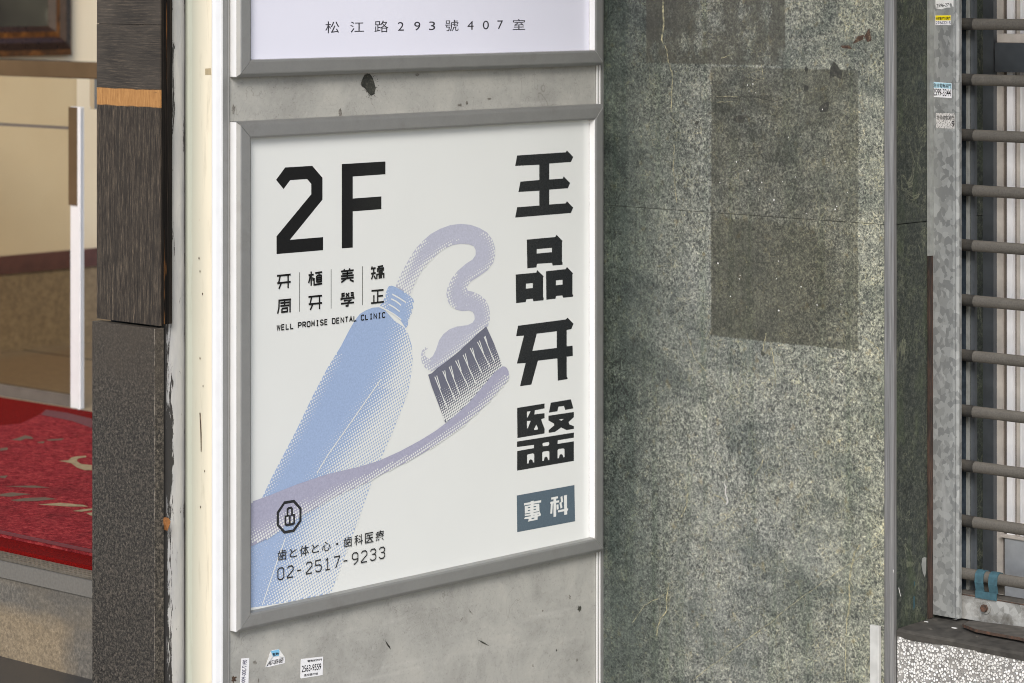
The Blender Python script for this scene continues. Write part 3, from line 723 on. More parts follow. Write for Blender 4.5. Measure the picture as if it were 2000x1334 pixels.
for pts in ([(752, 1250), (762, 1263), (763, 1269), (756, 1260)], [(932, 1249), (945, 1254), (956, 1262), (944, 1257)], [(915, 1188), (922, 1198), (925, 1202), (917, 1194)], [(899, 1213), (904, 1205), (903, 1210), (897, 1216)], [(533, 169), (536, 172), (534, 171)]):
    blot(pts, M['residue'] if pts[0][0] in (752, 932) else M['smudge'])
mb.build('metal_sheet', t)
mb = MB()
mb.box(xrt + 0.003, XR, YM - 0.002, YM + 0.03, 0, 3.29, M['alu'])
for a in (0.0032, 0.0115): mb.box(xrt + a, xrt + a + 0.0018, YM - 0.0048, YM - 0.002, 0, 3.29, M['alu_lit'])
mb.box(XR - 0.006, XR, YM - 0.0048, YM - 0.002, 0, 3.29, M['alu'])
mb.build('edge_trim', t)
yc0 = onX(418, 700, XC - 0.006)[1]; yc1 = onX(362, 700, XC + 0.0055)[1]
mb = MB(); pts = []
for k in range(11):
    s = k / 10; pts.append((XC + 0.0055 * (1 - math.sin(min(1, s * 1.25) * math.pi / 2)), yc1 + (yc0 - yc1) * s, 0))
pts += [(XC + 0.03, yc0, 0), (XC + 0.03, yc1, 0)]
i0 = len(pts)
for k in range(10):
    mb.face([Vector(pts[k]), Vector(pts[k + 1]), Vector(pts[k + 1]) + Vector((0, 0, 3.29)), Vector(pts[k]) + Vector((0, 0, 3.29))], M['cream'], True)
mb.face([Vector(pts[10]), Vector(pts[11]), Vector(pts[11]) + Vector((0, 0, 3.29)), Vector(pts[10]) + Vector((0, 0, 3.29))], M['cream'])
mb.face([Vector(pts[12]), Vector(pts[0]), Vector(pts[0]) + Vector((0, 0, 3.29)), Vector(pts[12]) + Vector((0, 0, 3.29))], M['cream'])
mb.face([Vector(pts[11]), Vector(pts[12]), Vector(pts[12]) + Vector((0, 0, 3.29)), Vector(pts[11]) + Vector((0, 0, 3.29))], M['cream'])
def onC(x, y): p = onX(x, y, XC); return Vector((XC - 0.0006, p[1], p[2]))
mb.poly([[onC(x, y) for x, y in ((401, 134), (412, 133), (413, 146), (401, 146))]], M['tape'], NX)
mb.poly([[onC(x, y) for x, y in ((390, 806), (392, 806), (394, 845), (394, 882), (392.6, 882), (391.6, 840))]], M['rustpatch'], NX)
for x, y in ((389, 504), (391, 530), (396, 574), (397, 754), (400, 920), (392, 990), (391, 700)):
    mb.poly([[onC(a_, b_) for a_, b_ in jag(x, y, 0.9, 2.6, 6)]], M['rustpatch'], NX)
mb.build('side_strip', t, fix=True)
mb = MB()
mb.box(XC - 0.006, XC - 0.001, YM - 0.005, yc0 + 0.004, 0, 3.29, M['alu_lit'])  # corner edge catching the light, painted with the brighter aluminium
mb.box(XC - 0.0012, xl2 - 0.0035, YM - 0.004, YM + 0.004, 0, 3.29, M['alu'])
mb.box(xl2 - 0.0068, xl2 - 0.0042, YM - 0.0062, YM - 0.004, 0, 3.29, M['alu'])
mb.box(XC - 0.0082, XC - 0.006, yc0 - 0.001, yc0 + 0.004, 0, 3.29, M['alu_lit'])
mb.build('corner_trim', t, 0.0008)
mb = MB(); mb.box(XC + 0.032, XR - 0.002, YM + 0.02, YM + 0.12, 0, 3.29, M['black']); mb.build('box_body', t)
# wall that carries the column (hidden, closes the corner)

# ------------------------------------------------------------------ sign frames
fprof = [(0.0, 0.0), (0.0, 0.0165), (0.0055, 0.0215), (0.0075, 0.0222), (0.0265, 0.0230), (0.0300, 0.0215), (0.0310, 0.0080), (0.0290, 0.0)]
fm = [M['alu_lit'], M['alu'], M['alu'], M['alu'], M['alu'], M['alu_lit'], M['alu']]  # strips turned to the light take the brighter copy of the aluminium
fm_h = [M['alu']] * 7
def frame(t, zb, zt):
    frame_rails(t, UL, UR, zb, zt, YM - 0.0005, fprof, fm_h, 'frame_rail', 0.0, ('top', 'bottom'))
    frame_rails(t, UL, UR, zb, zt, YM - 0.0005, fprof, fm, 'frame_rail', 0.0010, ('left', 'right'))
zt1 = onY(466, 238, YF)[2]; zb1_ = onY(468, 1236, YF)[2]
zb2 = onY(466, 151.5, YF)[2]
YP1 = YM - 0.0075                              # face of the poster under the frame

# ================================================================== CLINIC SIGN
T = thing('clinic_sign', 'framed white dental clinic sign with blue toothpaste tube, toothbrush and black lettering', 'sign', ((UL + UR) / 2, YM, zb1_))
frame(T, zb1_, zt1)
mb = MB(); mb.box(UL + 0.012, UR - 0.012, YP1, YM - 0.001, zb1_ + 0.012, zt1 - 0.012, M['poster']); PP = mb.build('poster_panel', T)
DL = 0.00035
def pp(pt, lay): return onY(pt[0], pt[1], YP1 - DL * lay)
def U2(pt): p = onY(pt[0], pt[1], YP1); return (p[0], p[2])
def art(mb, loops, mat, lay): mb.poly([[pp(p, lay) for p in l] for l in loops], mat, NY)
def strokes(mb, lines, mat, lay, t):
    """polylines in photo points, t = stroke width in metres"""
    for i_, l in enumerate(lines):
        for j_, q in enumerate(stroke2([U2(p) for p in l], t)):
            mb.face([(a.x, YP1 - DL * (lay + 0.05 * ((i_ * 3 + j_) % 9)), a.y) for a in q], mat)
PITCH = 0.0056; ROT = R(20)
def dots(mb, poly, rad, mat, lay, pitch=PITCH):
    """halftone dots: rad(px, py) gives the dot radius as a share of the pitch"""
    pu = [U2(p) for p in poly]; x0 = min(p[0] for p in pu); x1 = max(p[0] for p in pu); z0 = min(p[1] for p in pu); z1 = max(p[1] for p in pu)
    c, s = math.cos(ROT), math.sin(ROT); N = int(max(x1 - x0, z1 - z0) / pitch) + 4; cx, cz = 3.9, 0.9
    R0 = int(1.2 / pitch)
    for i in range(-R0, R0):
        for j in range(-R0, R0):
            a, b = i * pitch, j * pitch; u = cx + a * c - b * s; v = cz + a * s + b * c
            if not (x0 < u < x1 and z0 < v < z1): continue
            q = proj((u, YP1, v))
            if not inside(q, poly): continue
            r = rad(*q) * pitch
            if r < 0.06 * pitch: continue
            mb.face([(u + r * math.cos(k * math.pi / 4 + .4), YP1 - DL * lay, v + r * math.sin(k * math.pi / 4 + .4)) for k in range(8)], mat)

# --- the toothpaste tube
z7 = lambda p: Z(740, 420, 5.132, p); z8 = lambda p: Z(780, 620, 4.7625, p); z6 = lambda p: Z(520, 960, 7.02, p)
PL = 489
tube = [(752, 606), (740, 600), (727, 601), (715, 606), (703, 613), (693, 626), (682, 645), (666, 676), (640, 718), (610, 775), (580, 838), (553, 890), (532, 930), (512, 972), (504, 995), (PL, 1010), (PL, 1187), (512, 1184), (560, 1176), (600, 1168), (646, 1159)] + \
       [(668, 1100), (687, 1050), (706, 998), (726, 941), (745, 893), (765, 848), (786, 795), (797, 765), (803, 730), (806, 700), (804, 675), (797, 652), (790, 640), (770, 626)]
cap = z7([(85, 740), (100, 713), (130, 708), (170, 722), (240, 762), (310, 805), (345, 845), (352, 870), (335, 895), (345, 930), (325, 960), (330, 985), (310, 1005), (312, 1030), (292, 1048), (292, 1100), (270, 1135), (220, 1060), (150, 1000), (80, 955), (10, 925), (12, 905), (40, 880), (48, 845), (65, 820), (70, 780)])
crease = [(560, 830), (610, 792), (650, 776), (700, 759), (745, 741), (890, 640), (936, 612), (1046, 560), (1183, 511), (1300, 470)]
leftx = [(560, 720), (620, 690), (720, 640), (800, 600), (955, 520), (1010, 480), (1300, 300)]
def tube_r(x, y):
    d = x - lerp_tab(crease, y); r = 0.50 * sm(-48, 62, d)
    if y < 760: r = 0.50 * sm(-45, 40, d)
    dl = x - lerp_tab(leftx, y)
    if y > 690 and dl < 26: r = max(r, 0.34 * (1 - dl / 26))
    if y > 1000 and d < -30: r = max(r, 0.10)
    return r
mb = MB(); art(mb, [tube], M['blue'], 1); art(mb, [cap], M['blue'], 1.5)
dots(mb, tube, tube_r, M['poster'], 2)
dots(mb, cap, lambda x, y: 0.30 * sm(782, 806, x) + 0.36 * sm(766, 748, x), M['poster'], 2.2)
strokes(mb, [[(743, 741), (690, 817), (640, 888), (618, 924)], [(557, 1050), (535, 1112), (512, 1180)]], M['poster'], 3, 0.0022)
strokes(mb, [z7([(130, 793), (200, 832), (268, 876)]), z7([(120, 840), (170, 865), (218, 904)]), z7([(92, 893), (150, 925), (205, 967)]), z7([(12, 922), (80, 955), (150, 995), (220, 1050)])], M['poster'], 3, 0.0026)
mb.build('tube_picture', PP)

# --- the ribbon of paste
pst_o = z7([(170, 715), (190, 660), (215, 600), (265, 510), (320, 410), (375, 330), (440, 260), (520, 190), (620, 135), (720, 100), (820, 88), (920, 98), (1010, 130), (1085, 175), (1140, 250), (1165, 330), (1166, 400), (1145, 480), (1085, 555), (1000, 615), (930, 660), (893, 700), (882, 735), (890, 758), (940, 768), (1010, 800), (1070, 850), (1100, 915), (1115, 990), (1110, 1060), (1092, 1118)])
pst_m = z8([(806, 84), (740, 140), (650, 228), (560, 312), (375, 457), (365, 462), (300, 500), (290, 500), (240, 470), (210, 420), (200, 360), (210, 312), (245, 272), (264, 290), (240, 305), (232, 340), (250, 372), (285, 380), (310, 362), (340, 302), (370, 212), (410, 155), (470, 108), (540, 84)])
pst_i = z7([(740, 1126), (800, 1116), (890, 1103), (940, 1078), (960, 1045), (958, 1005), (940, 970), (905, 956), (835, 963), (770, 945), (715, 905), (685, 850), (677, 790), (690, 720), (730, 635), (790, 560), (870, 490), (940, 445), (970, 400), (970, 350), (950, 312), (900, 292), (820, 287), (740, 300), (680, 325), (610, 370), (540, 435), (480, 495), (430, 560), (380, 640), (345, 720), (310, 805)])
paste = pst_o + pst_m + pst_i
mouth = Vector(z7([(240, 760)])[0])
def paste_r(x, y):
    d, c = near((x, y), paste); r = 0
    if c.x > x + 1 and (y > 455): r = 0.46 * max(0, 1 - d / 17)
    dm = (Vector((x, y)) - mouth).length
    if dm < 110: r = max(r, 0.46 * (1 - dm / 110) + 0.44 * max(0, 1 - d / 12) * (dm < 110))
    if y > 640 and (c.y > y or x < 840): r = max(r, 0.42 * max(0, 1 - d / 22))
    return min(r, 0.46)
mb = MB(); art(mb, [paste], M['lilac'], 1.8); dots(mb, paste, paste_r, M['poster'], 2.6); mb.build('paste_picture', PP)

# --- the toothbrush
hand = z8([(960, 455), (985, 458), (1000, 470), (1015, 500), (1021, 530), (1018, 562), (1005, 592), (940, 662), (830, 790), (720, 892), (600, 1002), (480, 1092), (330, 1192), (200, 1272), (90, 1334)]) + [(750, 924), (720, 941), (660, 967), (600, 1001), (560, 1024), (525, 1050), (PL, 1068), (PL, 981), (530, 966), (580, 946), (640, 926), (700, 912), (740, 900), (780, 882)] + z8([(100, 1195), (200, 1140), (330, 1060), (440, 978), (520, 910), (640, 800), (700, 730), (820, 590), (890, 505)])
hand_wide = [(420, p[1] + (18 if p[1] > 1000 else 30)) if p[0] == PL else p for p in hand]
def hand_r(x, y):
    d, c = near((x, y), hand_wide); w_ = 34 if x > 780 else (42 if x > 600 else 60)
    return 0.40 * sm(w_ * 0.75, 2, d) if c.y > y else 0.0
mb = MB(); art(mb, [hand], M['handle'], 4); dots(mb, hand, hand_r, M['poster'], 4.6, 0.0056)
mb.build('brush_handle_picture', PP)
bris = z8([(268, 532), (300, 520), (365, 460), (375, 455), (470, 385), (560, 310), (650, 225), (740, 140), (808, 83), (880, 240), (960, 455), (890, 505), (820, 590), (700, 730), (640, 800), (520, 910), (440, 980), (425, 975), (380, 850), (340, 745), (300, 640)])
ta, tb = [Vector(p) for p in z8([(268, 532), (808, 83)])]
tn = (tb - ta).normalized(); tn = Vector((-tn.y, tn.x))
def bris_r(x, y): return 0.50 * sm(22, 92, (Vector((x, y)) - ta).dot(tn))
mb = MB(); art(mb, [bris], M['bristle'], 2.8); dots(mb, bris, bris_r, M['poster'], 3.2, 0.0050)
strokes(mb, [z8(l) for l in ([(325, 550), (440, 840)], [(343, 540), (378, 660)], [(398, 497), (515, 770)], [(418, 492), (434, 590)], [(458, 458), (560, 720)], [(475, 448), (503, 560)], [(518, 402), (640, 650)], [(540, 393), (572, 500)], [(588, 348), (705, 610)], [(608, 335), (634, 440)], [(655, 285), (765, 520)], [(675, 283), (702, 390)], [(722, 228), (840, 460)], [(740, 215), (778, 330)], [(783, 178), (880, 410)], [(794, 172), (815, 250)])], M['poster'], 3.6, 0.0021)
mb.build('brush_bristle_picture', PP)

# --- big 2F
g = lambda p: Z(500, 280, 5.8, p)
mb = MB()
art(mb, [g([(228, 413), (330, 273), (638, 255), (753, 390), (753, 637), (383, 1093), (760, 1062), (760, 1210), (233, 1254), (233, 1053), (626, 577), (626, 458), (580, 404), (387, 416), (312, 517)])], M['ink'], 1)
art(mb, [g([(972, 235), (1466, 205), (1466, 350), (1096, 375), (1096, 625), (1420, 601), (1420, 745), (1096, 770), (1096, 1180), (972, 1190)])], M['ink'], 1)
mb.build('floor_number', PP)

# --- big clinic characters
a = lambda p: Z(980, 270, 3.925, p); b = lambda p: Z(980, 600, 3.925, p)
mb = MB()
art(mb, [a([(118, 132), (490, 108), (500, 93), (548, 143), (530, 182), (364, 194), (364, 316), (468, 309), (475, 293), (524, 343), (507, 383), (364, 394), (364, 508), (490, 499), (500, 483), (548, 532), (530, 573), (103, 608), (118, 529), (288, 516), (288, 402), (128, 412), (143, 333), (288, 320), (288, 203), (103, 212)])], M['ink_soft'], 1)
art(mb, [a([(192, 777), (410, 757), (420, 740), (466, 787), (462, 795), (462, 945), (467, 955), (465, 970), (390, 976), (385, 955), (270, 963), (266, 990), (196, 997)]), a([(268, 850), (385, 840), (385, 873), (268, 884)])], M['ink_soft'], 1)
art(mb, [a([(107, 1045), (265, 1030), (272, 1011), (321, 1058), (317, 1070), (317, 1215), (322, 1225), (320, 1242), (242, 1250), (238, 1230), (188, 1235), (184, 1256), (110, 1264)]), a([(185, 1115), (238, 1110), (238, 1148), (185, 1153)])], M['ink_soft'], 1)
art(mb, [a([(339, 1020), (490, 1003), (500, 987), (546, 1035), (542, 1045), (542, 1195), (548, 1203), (546, 1215), (470, 1223), (465, 1205), (416, 1209), (412, 1230), (342, 1238)]), a([(415, 1090), (466, 1085), (466, 1122), (415, 1127)])], M['ink_soft'], 1)
art(mb, [b([(125, 142), (490, 94), (505, 80), (550, 127), (533, 168), (498, 175), (498, 300), (543, 295), (545, 373), (498, 380), (498, 530), (506, 545), (500, 552), (430, 563), (426, 392), (277, 410), (227, 593), (140, 606), (183, 428), (116, 432), (170, 218), (110, 222)]), b([(268, 203), (422, 184), (422, 312), (235, 335)])], M['ink_soft'], 1)
art(mb, [b([(118, 772), (328, 738), (328, 776), (254, 790), (250, 822), (328, 812), (328, 850), (303, 858), (308, 880), (328, 930), (328, 968), (120, 1003)]), b([(193, 800), (222, 797), (198, 845), (193, 845)]), b([(193, 872), (222, 870), (200, 928), (193, 928)]), b([(265, 900), (278, 928), (275, 938), (250, 942), (248, 932)])], M['ink_soft'], 1)
art(mb, [b([(376, 732), (530, 706), (549, 776), (487, 787), (477, 757), (435, 762), (426, 798), (362, 808)])], M['ink_soft'], 1)
art(mb, [b([(358, 832), (553, 803), (553, 843), (512, 880), (518, 898), (553, 912), (553, 932), (498, 942), (455, 922), (408, 956), (360, 963), (360, 942), (403, 905), (400, 892), (358, 868)]), b([(437, 861), (476, 856), (457, 870)])], M['ink_soft'], 1)
art(mb, [b([(117, 1030), (553, 961), (553, 1000), (430, 1020), (428, 1048), (553, 1028), (553, 1178), (118, 1253), (118, 1103), (247, 1080), (247, 1055), (117, 1072)]), b([(312, 1048), (318, 1040), (358, 1033), (365, 1040), (362, 1055), (355, 1062), (315, 1066)]),
         b([(194, 1135), (200, 1128), (240, 1120), (249, 1128), (249, 1190), (240, 1190), (235, 1172), (222, 1165), (210, 1175), (205, 1198), (194, 1198)]), b([(311, 1115), (318, 1107), (356, 1101), (365, 1108), (365, 1170), (357, 1172), (350, 1152), (340, 1145), (328, 1152), (322, 1178), (311, 1178)]), b([(428, 1095), (434, 1088), (472, 1082), (481, 1090), (481, 1148), (473, 1152), (467, 1132), (455, 1125), (444, 1132), (438, 1158), (428, 1158)])], M['ink_soft'], 1)
mb.build('clinic_name', PP)

# --- slate badge with two white characters
q = lambda p: Z(980, 920, 9.528, p)
mb = MB(); art(mb, [q([(280, 455), (1352, 260), (1365, 935), (288, 1137)])], M['slate'], 1); BD = mb.build('badge', PP)
SQ = [0]
def sq(mb, lines, lay, t=0.0035, mat='poster'):
    SQ[0] += 1; lay = lay + 0.07 * (SQ[0] % 8)
    strokes(mb, [q(l) for l in lines], M[mat], lay, t)
mb = MB()
sq(mb, [[(410, 620), (728, 562)]], 2, 0.0044); sq(mb, [[(560, 556), (560, 850)]], 2, 0.0088)
art(mb, [q([(428, 650), (697, 605), (703, 770), (430, 815)])], M['poster'], 2.65)
art(mb, [q([(428, 808), (690, 762), (706, 752), (728, 808), (720, 836), (670, 846), (665, 905), (485, 942), (502, 905), (497, 888), (415, 893), (432, 860), (607, 828), (605, 812), (428, 840)])], M['poster'], 2.72)
for s_ in ([(485, 675), (530, 668), (530, 686), (485, 693)], [(485, 728), (530, 720), (530, 738), (485, 746)], [(592, 656), (638, 648), (638, 668), (592, 676)], [(592, 708), (638, 700), (638, 719), (592, 727)], [(430, 793), (530, 775), (530, 790), (430, 808)], [(592, 765), (695, 747), (695, 760), (592, 778)], [(430, 632), (530, 622), (530, 636), (430, 652)], [(592, 608), (700, 590), (700, 604), (592, 622)], [(555, 875), (607, 865), (605, 887), (553, 895)], [(668, 798), (684, 795), (684, 812), (668, 815)]):
    art(mb, [q(s_)], M['slate'], 3.2)
mb.build('badge_character', BD); mb = MB()
sq(mb, [[(915, 512), (1040, 488)], [(898, 592), (1062, 562)]], 2, 0.0042); sq(mb, [[(982, 490), (982, 850)]], 2, 0.0078)
sq(mb, [[(928, 590), (915, 792)], [(1030, 622), (1036, 715)], [(1104, 472), (1118, 582)], [(1084, 580), (1106, 688)]], 2, 0.0058)
sq(mb, [[(1179, 448), (1184, 812)]], 2, 0.0088); sq(mb, [[(1040, 750), (1228, 712)]], 2, 0.0042)
mb.build('badge_character', BD)

# --- treatment list, four columns of two characters with rules between
k = lambda p: Z(520, 500, 7.692, p)
T1 = 0.0034
mb = MB()
ya = [[(155, 297), (360, 277)], [(203, 297), (178, 408)], [(158, 408), (360, 386)], [(322, 285), (322, 480)], [(222, 400), (183, 492)]]
lines = ya + [[(x + 472, y + 317) for x, y in l] for l in ya]
lines += [[(188, 662), (183, 780), (165, 866)], [(176, 668), (366, 650)], [(350, 652), (350, 846)], [(268, 668), (268, 750)], [(205, 707), (338, 694)], [(205, 750), (338, 738)], [(228, 790), (310, 780), (310, 832), (228, 842), (228, 790)]]
lines += [[(628, 288), (706, 278)], [(668, 232), (668, 445)], [(655, 300), (630, 405)], [(690, 318), (700, 372)], [(728, 256), (832, 240)], [(786, 232), (786, 290)], [(750, 296), (824, 286)], [(750, 296), (750, 396)], [(820, 286), (820, 388)], [(750, 328), (820, 319)], [(750, 358), (820, 350)], [(750, 390), (820, 382)], [(712, 330), (712, 432), (834, 412)]]
lines += [[(1158, 198), (1176, 226)], [(1252, 186), (1236, 216)], [(1116, 232), (1306, 212)], [(1134, 268), (1290, 252)], [(1116, 304), (1306, 286)], [(1116, 342), (1306, 322)], [(1212, 222), (1212, 334)], [(1196, 338), (1120, 396)], [(1248, 352), (1306, 382)]]
lines += [[(1132, 556), (1132, 636)], [(1132, 567), (1172, 562)], [(1132, 600), (1172, 595)], [(1188, 560), (1240, 608)], [(1240, 553), (1190, 612)], [(1298, 542), (1298, 622)], [(1262, 555), (1298, 550)], [(1262, 590), (1298, 586)], [(1118, 664), (1118, 642), (1308, 622), (1308, 644)], [(1158, 672), (1270, 658), (1222, 694), (1222, 750)], [(1116, 716), (1312, 696)], [(1184, 750), (1228, 746)]]
lines += [[(1586, 155), (1572, 204)], [(1576, 188), (1636, 180)], [(1608, 186), (1608, 262)], [(1568, 264), (1638, 254)], [(1604, 260), (1574, 350)], [(1614, 296), (1636, 344)], [(1668, 164), (1748, 146)], [(1700, 162), (1660, 236)], [(1654, 196), (1762, 180)], [(1718, 180), (1760, 214)], [(1688, 222), (1734, 216), (1734, 244), (1688, 250), (1688, 222)], [(1654, 346), (1654, 278), (1758, 264), (1758, 332)], [(1690, 298), (1724, 293), (1724, 320), (1690, 326), (1690, 298)]]
lines += [[(1574, 522), (1756, 508)], [(1668, 518), (1668, 700)], [(1668, 602), (1748, 594)], [(1610, 588), (1610, 706)], [(1568, 708), (1762, 686)]]
CH = []
for l in lines:
    cx_ = sum(p[0] for p in l) / len(l); cy_ = sum(p[1] for p in l) / len(l)
    col_ = 0 if cx_ < 490 else 1 if cx_ < 960 else 2 if cx_ < 1430 else 3
    row_ = 0 if cy_ < (560, 515, 470, 430)[col_] else 1
    CH.append(((col_, row_), l))
for key in sorted(set(c[0] for c in CH)):
    mb = MB(); strokes(mb, [k(l) for kk, l in CH if kk == key], M['ink'], 3.6, T1); mb.build('treatment_character', PP)
for l in ([(500, 246), (500, 838)], [(973, 200), (973, 790)], [(1445, 155), (1445, 738)]):
    mb = MB(); strokes(mb, [k(l)], M['ink_soft'], 1, 0.0013); mb.build('rule_line', PP)

# --- monoline lettering: name in Latin letters and the phone number
c_ = 0.24; d_ = 0.16
SF = {'W': [[(0, 1), (.2, 0), (.5, .85), (.8, 0), (1, 1)]], 'E': [[(.9, 1), (0, 1), (0, 0), (.9, 0)], [(0, .52), (.8, .52)]], 'L': [[(0, 1), (0, 0), (.9, 0)]],
      'P': [[(0, 0), (0, 1), (1 - c_, 1), (1, 1 - d_), (1, .45 + d_), (1 - c_, .45), (0, .45)]], 'R': [[(0, 0), (0, 1), (1 - c_, 1), (1, 1 - d_), (1, .45 + d_), (1 - c_, .45), (0, .45)], [(.5, .45), (1, 0)]],
      'O': [[(c_, 0), (1 - c_, 0), (1, d_), (1, 1 - d_), (1 - c_, 1), (c_, 1), (0, 1 - d_), (0, d_), (c_, 0)]], 'M': [[(0, 0), (.05, 1), (.5, .25), (.95, 1), (1, 0)]],
      'I': [[(.5, 0), (.5, 1)], [(.2, 1), (.8, 1)], [(.2, 0), (.8, 0)]], 'S': [[(1, 1 - d_), (1 - c_, 1), (c_, 1), (0, 1 - d_), (0, .5 + d_), (1, .5 - d_), (1, d_), (1 - c_, 0), (c_, 0), (0, d_)]],
      'D': [[(0, 0), (0, 1), (1 - c_, 1), (1, 1 - d_), (1, d_), (1 - c_, 0), (0, 0)]], 'N': [[(0, 0), (0, 1), (1, 0), (1, 1)]], 'T': [[(0, 1), (1, 1)], [(.5, 1), (.5, 0)]],
      'A': [[(0, 0), (.5, 1), (1, 0)], [(.2, .33), (.8, .33)]], 'C': [[(1, 1 - d_), (1 - c_, 1), (c_, 1), (0, 1 - d_), (0, d_), (c_, 0), (1 - c_, 0), (1, d_)]],
      '2': [[(0, 1 - d_), (c_, 1), (1 - c_, 1), (1, 1 - d_), (1, .62), (0, .1), (0, 0), (1, 0)]], '5': [[(.95, 1), (0.02, 1), (0, .58), (1 - c_, .58), (1, .58 - d_), (1, d_), (1 - c_, 0), (c_, 0), (0, d_)]],
      '1': [[(.15, .86), (.5, 1), (.5, 0)], [(.1, 0), (.9, 0)]], '7': [[(0, 1), (1, 1), (.3, 0)]], '-': [[(.05, .46), (.75, .46)]],
      '9': [[(.25, 0), (.45, 0), (1, d_ + .1), (1, 1 - d_), (1 - c_, 1), (c_, 1), (0, 1 - d_), (0, .42 + d_), (c_, .42), (1, .42)]],
      '3': [[(0, 1 - d_), (c_, 1), (1 - c_, 1), (1, 1 - d_), (1, .55 + d_), (.8, .54), (1, .54 - d_), (1, d_), (1 - c_, 0), (c_, 0), (0, d_)], [(.35, .54), (.82, .54)]]}
SF['0'] = SF['O']
def mono(mb, body, pl, pr, hpx, mat, lay, t, adv=1.55):
    """pl, pr = baseline ends in photo points; letters are upright on a level baseline"""
    a, b_ = U2(pl), U2(pr); zb = (a[1] + b_[1]) / 2; top = U2((pl[0], pl[1] - hpx)); h = top[1] - a[1]
    units = sum(0.6 if ch == ' ' else 1.0 for ch in body); gaps = len(body) - 1
    wch = (b_[0] - a[0]) / (units + gaps * (adv - 1)); x = a[0]
    for ch in body:
        if ch != ' ':
            for l in SF[ch]:
                for q_ in stroke2([(x + px * wch, zb + py * h) for px, py in l], t):
                    mb.face([(v.x, YP1 - DL * lay, v.y) for v in q_], mat)
        x += (0.6 if ch == ' ' else 1.0) * wch + wch * (adv - 1)
mb = MB(); mono(mb, 'WELL PROMISE DENTAL CLINIC', k([(157, 1106)])[0], k([(1778, 930)])[0], 76 / 7.692, M['ink'], 3.6, 0.0021); mb.build('latin_name', PP)
mb = MB(); mono(mb, '02-2517-9233', z6([(150, 1192)])[0], z6([(1615, 924)])[0], 156 / 7.02, M['ink_soft'], 5.4, 0.00235, 1.62)
mb.build('phone_number', PP)
mb = MB()
body = '歯と体と心・歯科医療'; pl, pr = z6([(148, 925)])[0], z6([(1612, 672)])[0]
ua, ub = U2(pl), U2(pr); zb = (ua[1] + ub[1]) / 2 - 0.001; hh = U2((pl[0], pl[1] - 146 / 7.02))[1] - ua[1]; pit = (ub[0] - ua[0] + 0.004) / 10; wc = pit * 0.80
for i, ch in enumerate(body):
    x0 = ua[0] + i * pit; w0, w1, h0, h1 = x0, x0 + wc, zb, zb + hh
    if ch == '・': w0, w1, h0, h1 = x0 + wc * 0.36, x0 + wc * 0.62, zb + hh * .40, zb + hh * .62
    if ch == 'と': w0, w1, h0, h1 = x0 + wc * 0.08, x0 + wc * 0.9, zb + hh * .08, zb + hh * .92
    if ch == '心': h0, h1 = zb + hh * .04, zb + hh * .94
    yy_ = YP1 - DL * 5.4
    text_quad(mb, ch, ((w0, yy_, h0), (w1, yy_, h0), (w1, yy_, h1), (w0, yy_, h1)), M['ink_soft'], 0.006)
mb.build('slogan', PP)
# --- octagon emblem
mb = MB()
art(mb, [z6([(245, 135), (385, 112), (485, 225), (483, 405), (383, 553), (245, 577), (143, 465), (143, 285)]), z6([(254, 172), (370, 152), (455, 243), (454, 396), (366, 520), (258, 538), (175, 453), (175, 297)])], M['ink_soft'], 5.4)
strokes(mb, [z6(l) for l in ([(283, 330), (283, 240), (299, 226), (330, 221), (343, 236), (343, 322)], [(253, 335), (253, 442), (269, 457), (356, 444), (372, 428), (372, 318)], [(313, 322), (313, 448)])], M['ink_soft'], 5.4, 0.0044)
strokes(mb, [z6(l) for l in ([(240, 340), (300, 330)], [(328, 324), (385, 315)])], M['ink_soft'], 5.4, 0.0030)
mb.build('emblem', PP)

# ================================================================== ADDRESS SIGN ABOVE
T = thing('address_sign', 'framed white sign with one line of small thin lettering, above the clinic sign', 'sign', ((UL + UR) / 2, YM, zb2))
frame(T, zb2, zb2 + (zt1 - zb1_))
mb = MB(); mb.box(UL + 0.012, UR - 0.012, YP1, YM - 0.001, zb2 + 0.012, zb2 + (zt1 - zb1_) - 0.012, M['poster_cool']); PP2 = mb.build('poster_panel', T)
mb = MB()
def rect_text(mb, ch, px0, px1, pyb, pyt, mat, lay, bold=0.0):
    a = onY(px0, pyb, YP1 - DL * lay); b_ = onY(px1, pyb, YP1 - DL * lay); z1_ = onY(px0, pyt, YP1 - DL * lay)[2]
    zb = a[2]; y = a[1]
    text_quad(mb, ch, ((a[0], y, zb), (b_[0], y, zb), (b_[0], y, z1_), (a[0], y, z1_)), mat, bold)
for ch, cx, wd, cy, ht in (('松', 649, 27, 53.5, 23), ('江', 697.5, 27, 53, 21), ('路', 745, 27, 52, 23), ('2', 783, 12, 51.5, 17), ('9', 815, 12, 51, 17), ('3', 844, 12, 50.5, 17), ('號', 882.5, 26, 50, 22), ('4', 919, 12, 49.5, 17), ('0', 949, 12, 49, 17), ('7', 977, 11, 48.5, 17), ('室', 1013.5, 24, 48, 21)):
    mb = MB(); rect_text(mb, ch, cx - wd / 2, cx + wd / 2, cy + ht / 2, cy - ht / 2, M['ink_grey'], 1, 0.0); mb.build('address_character', PP2)

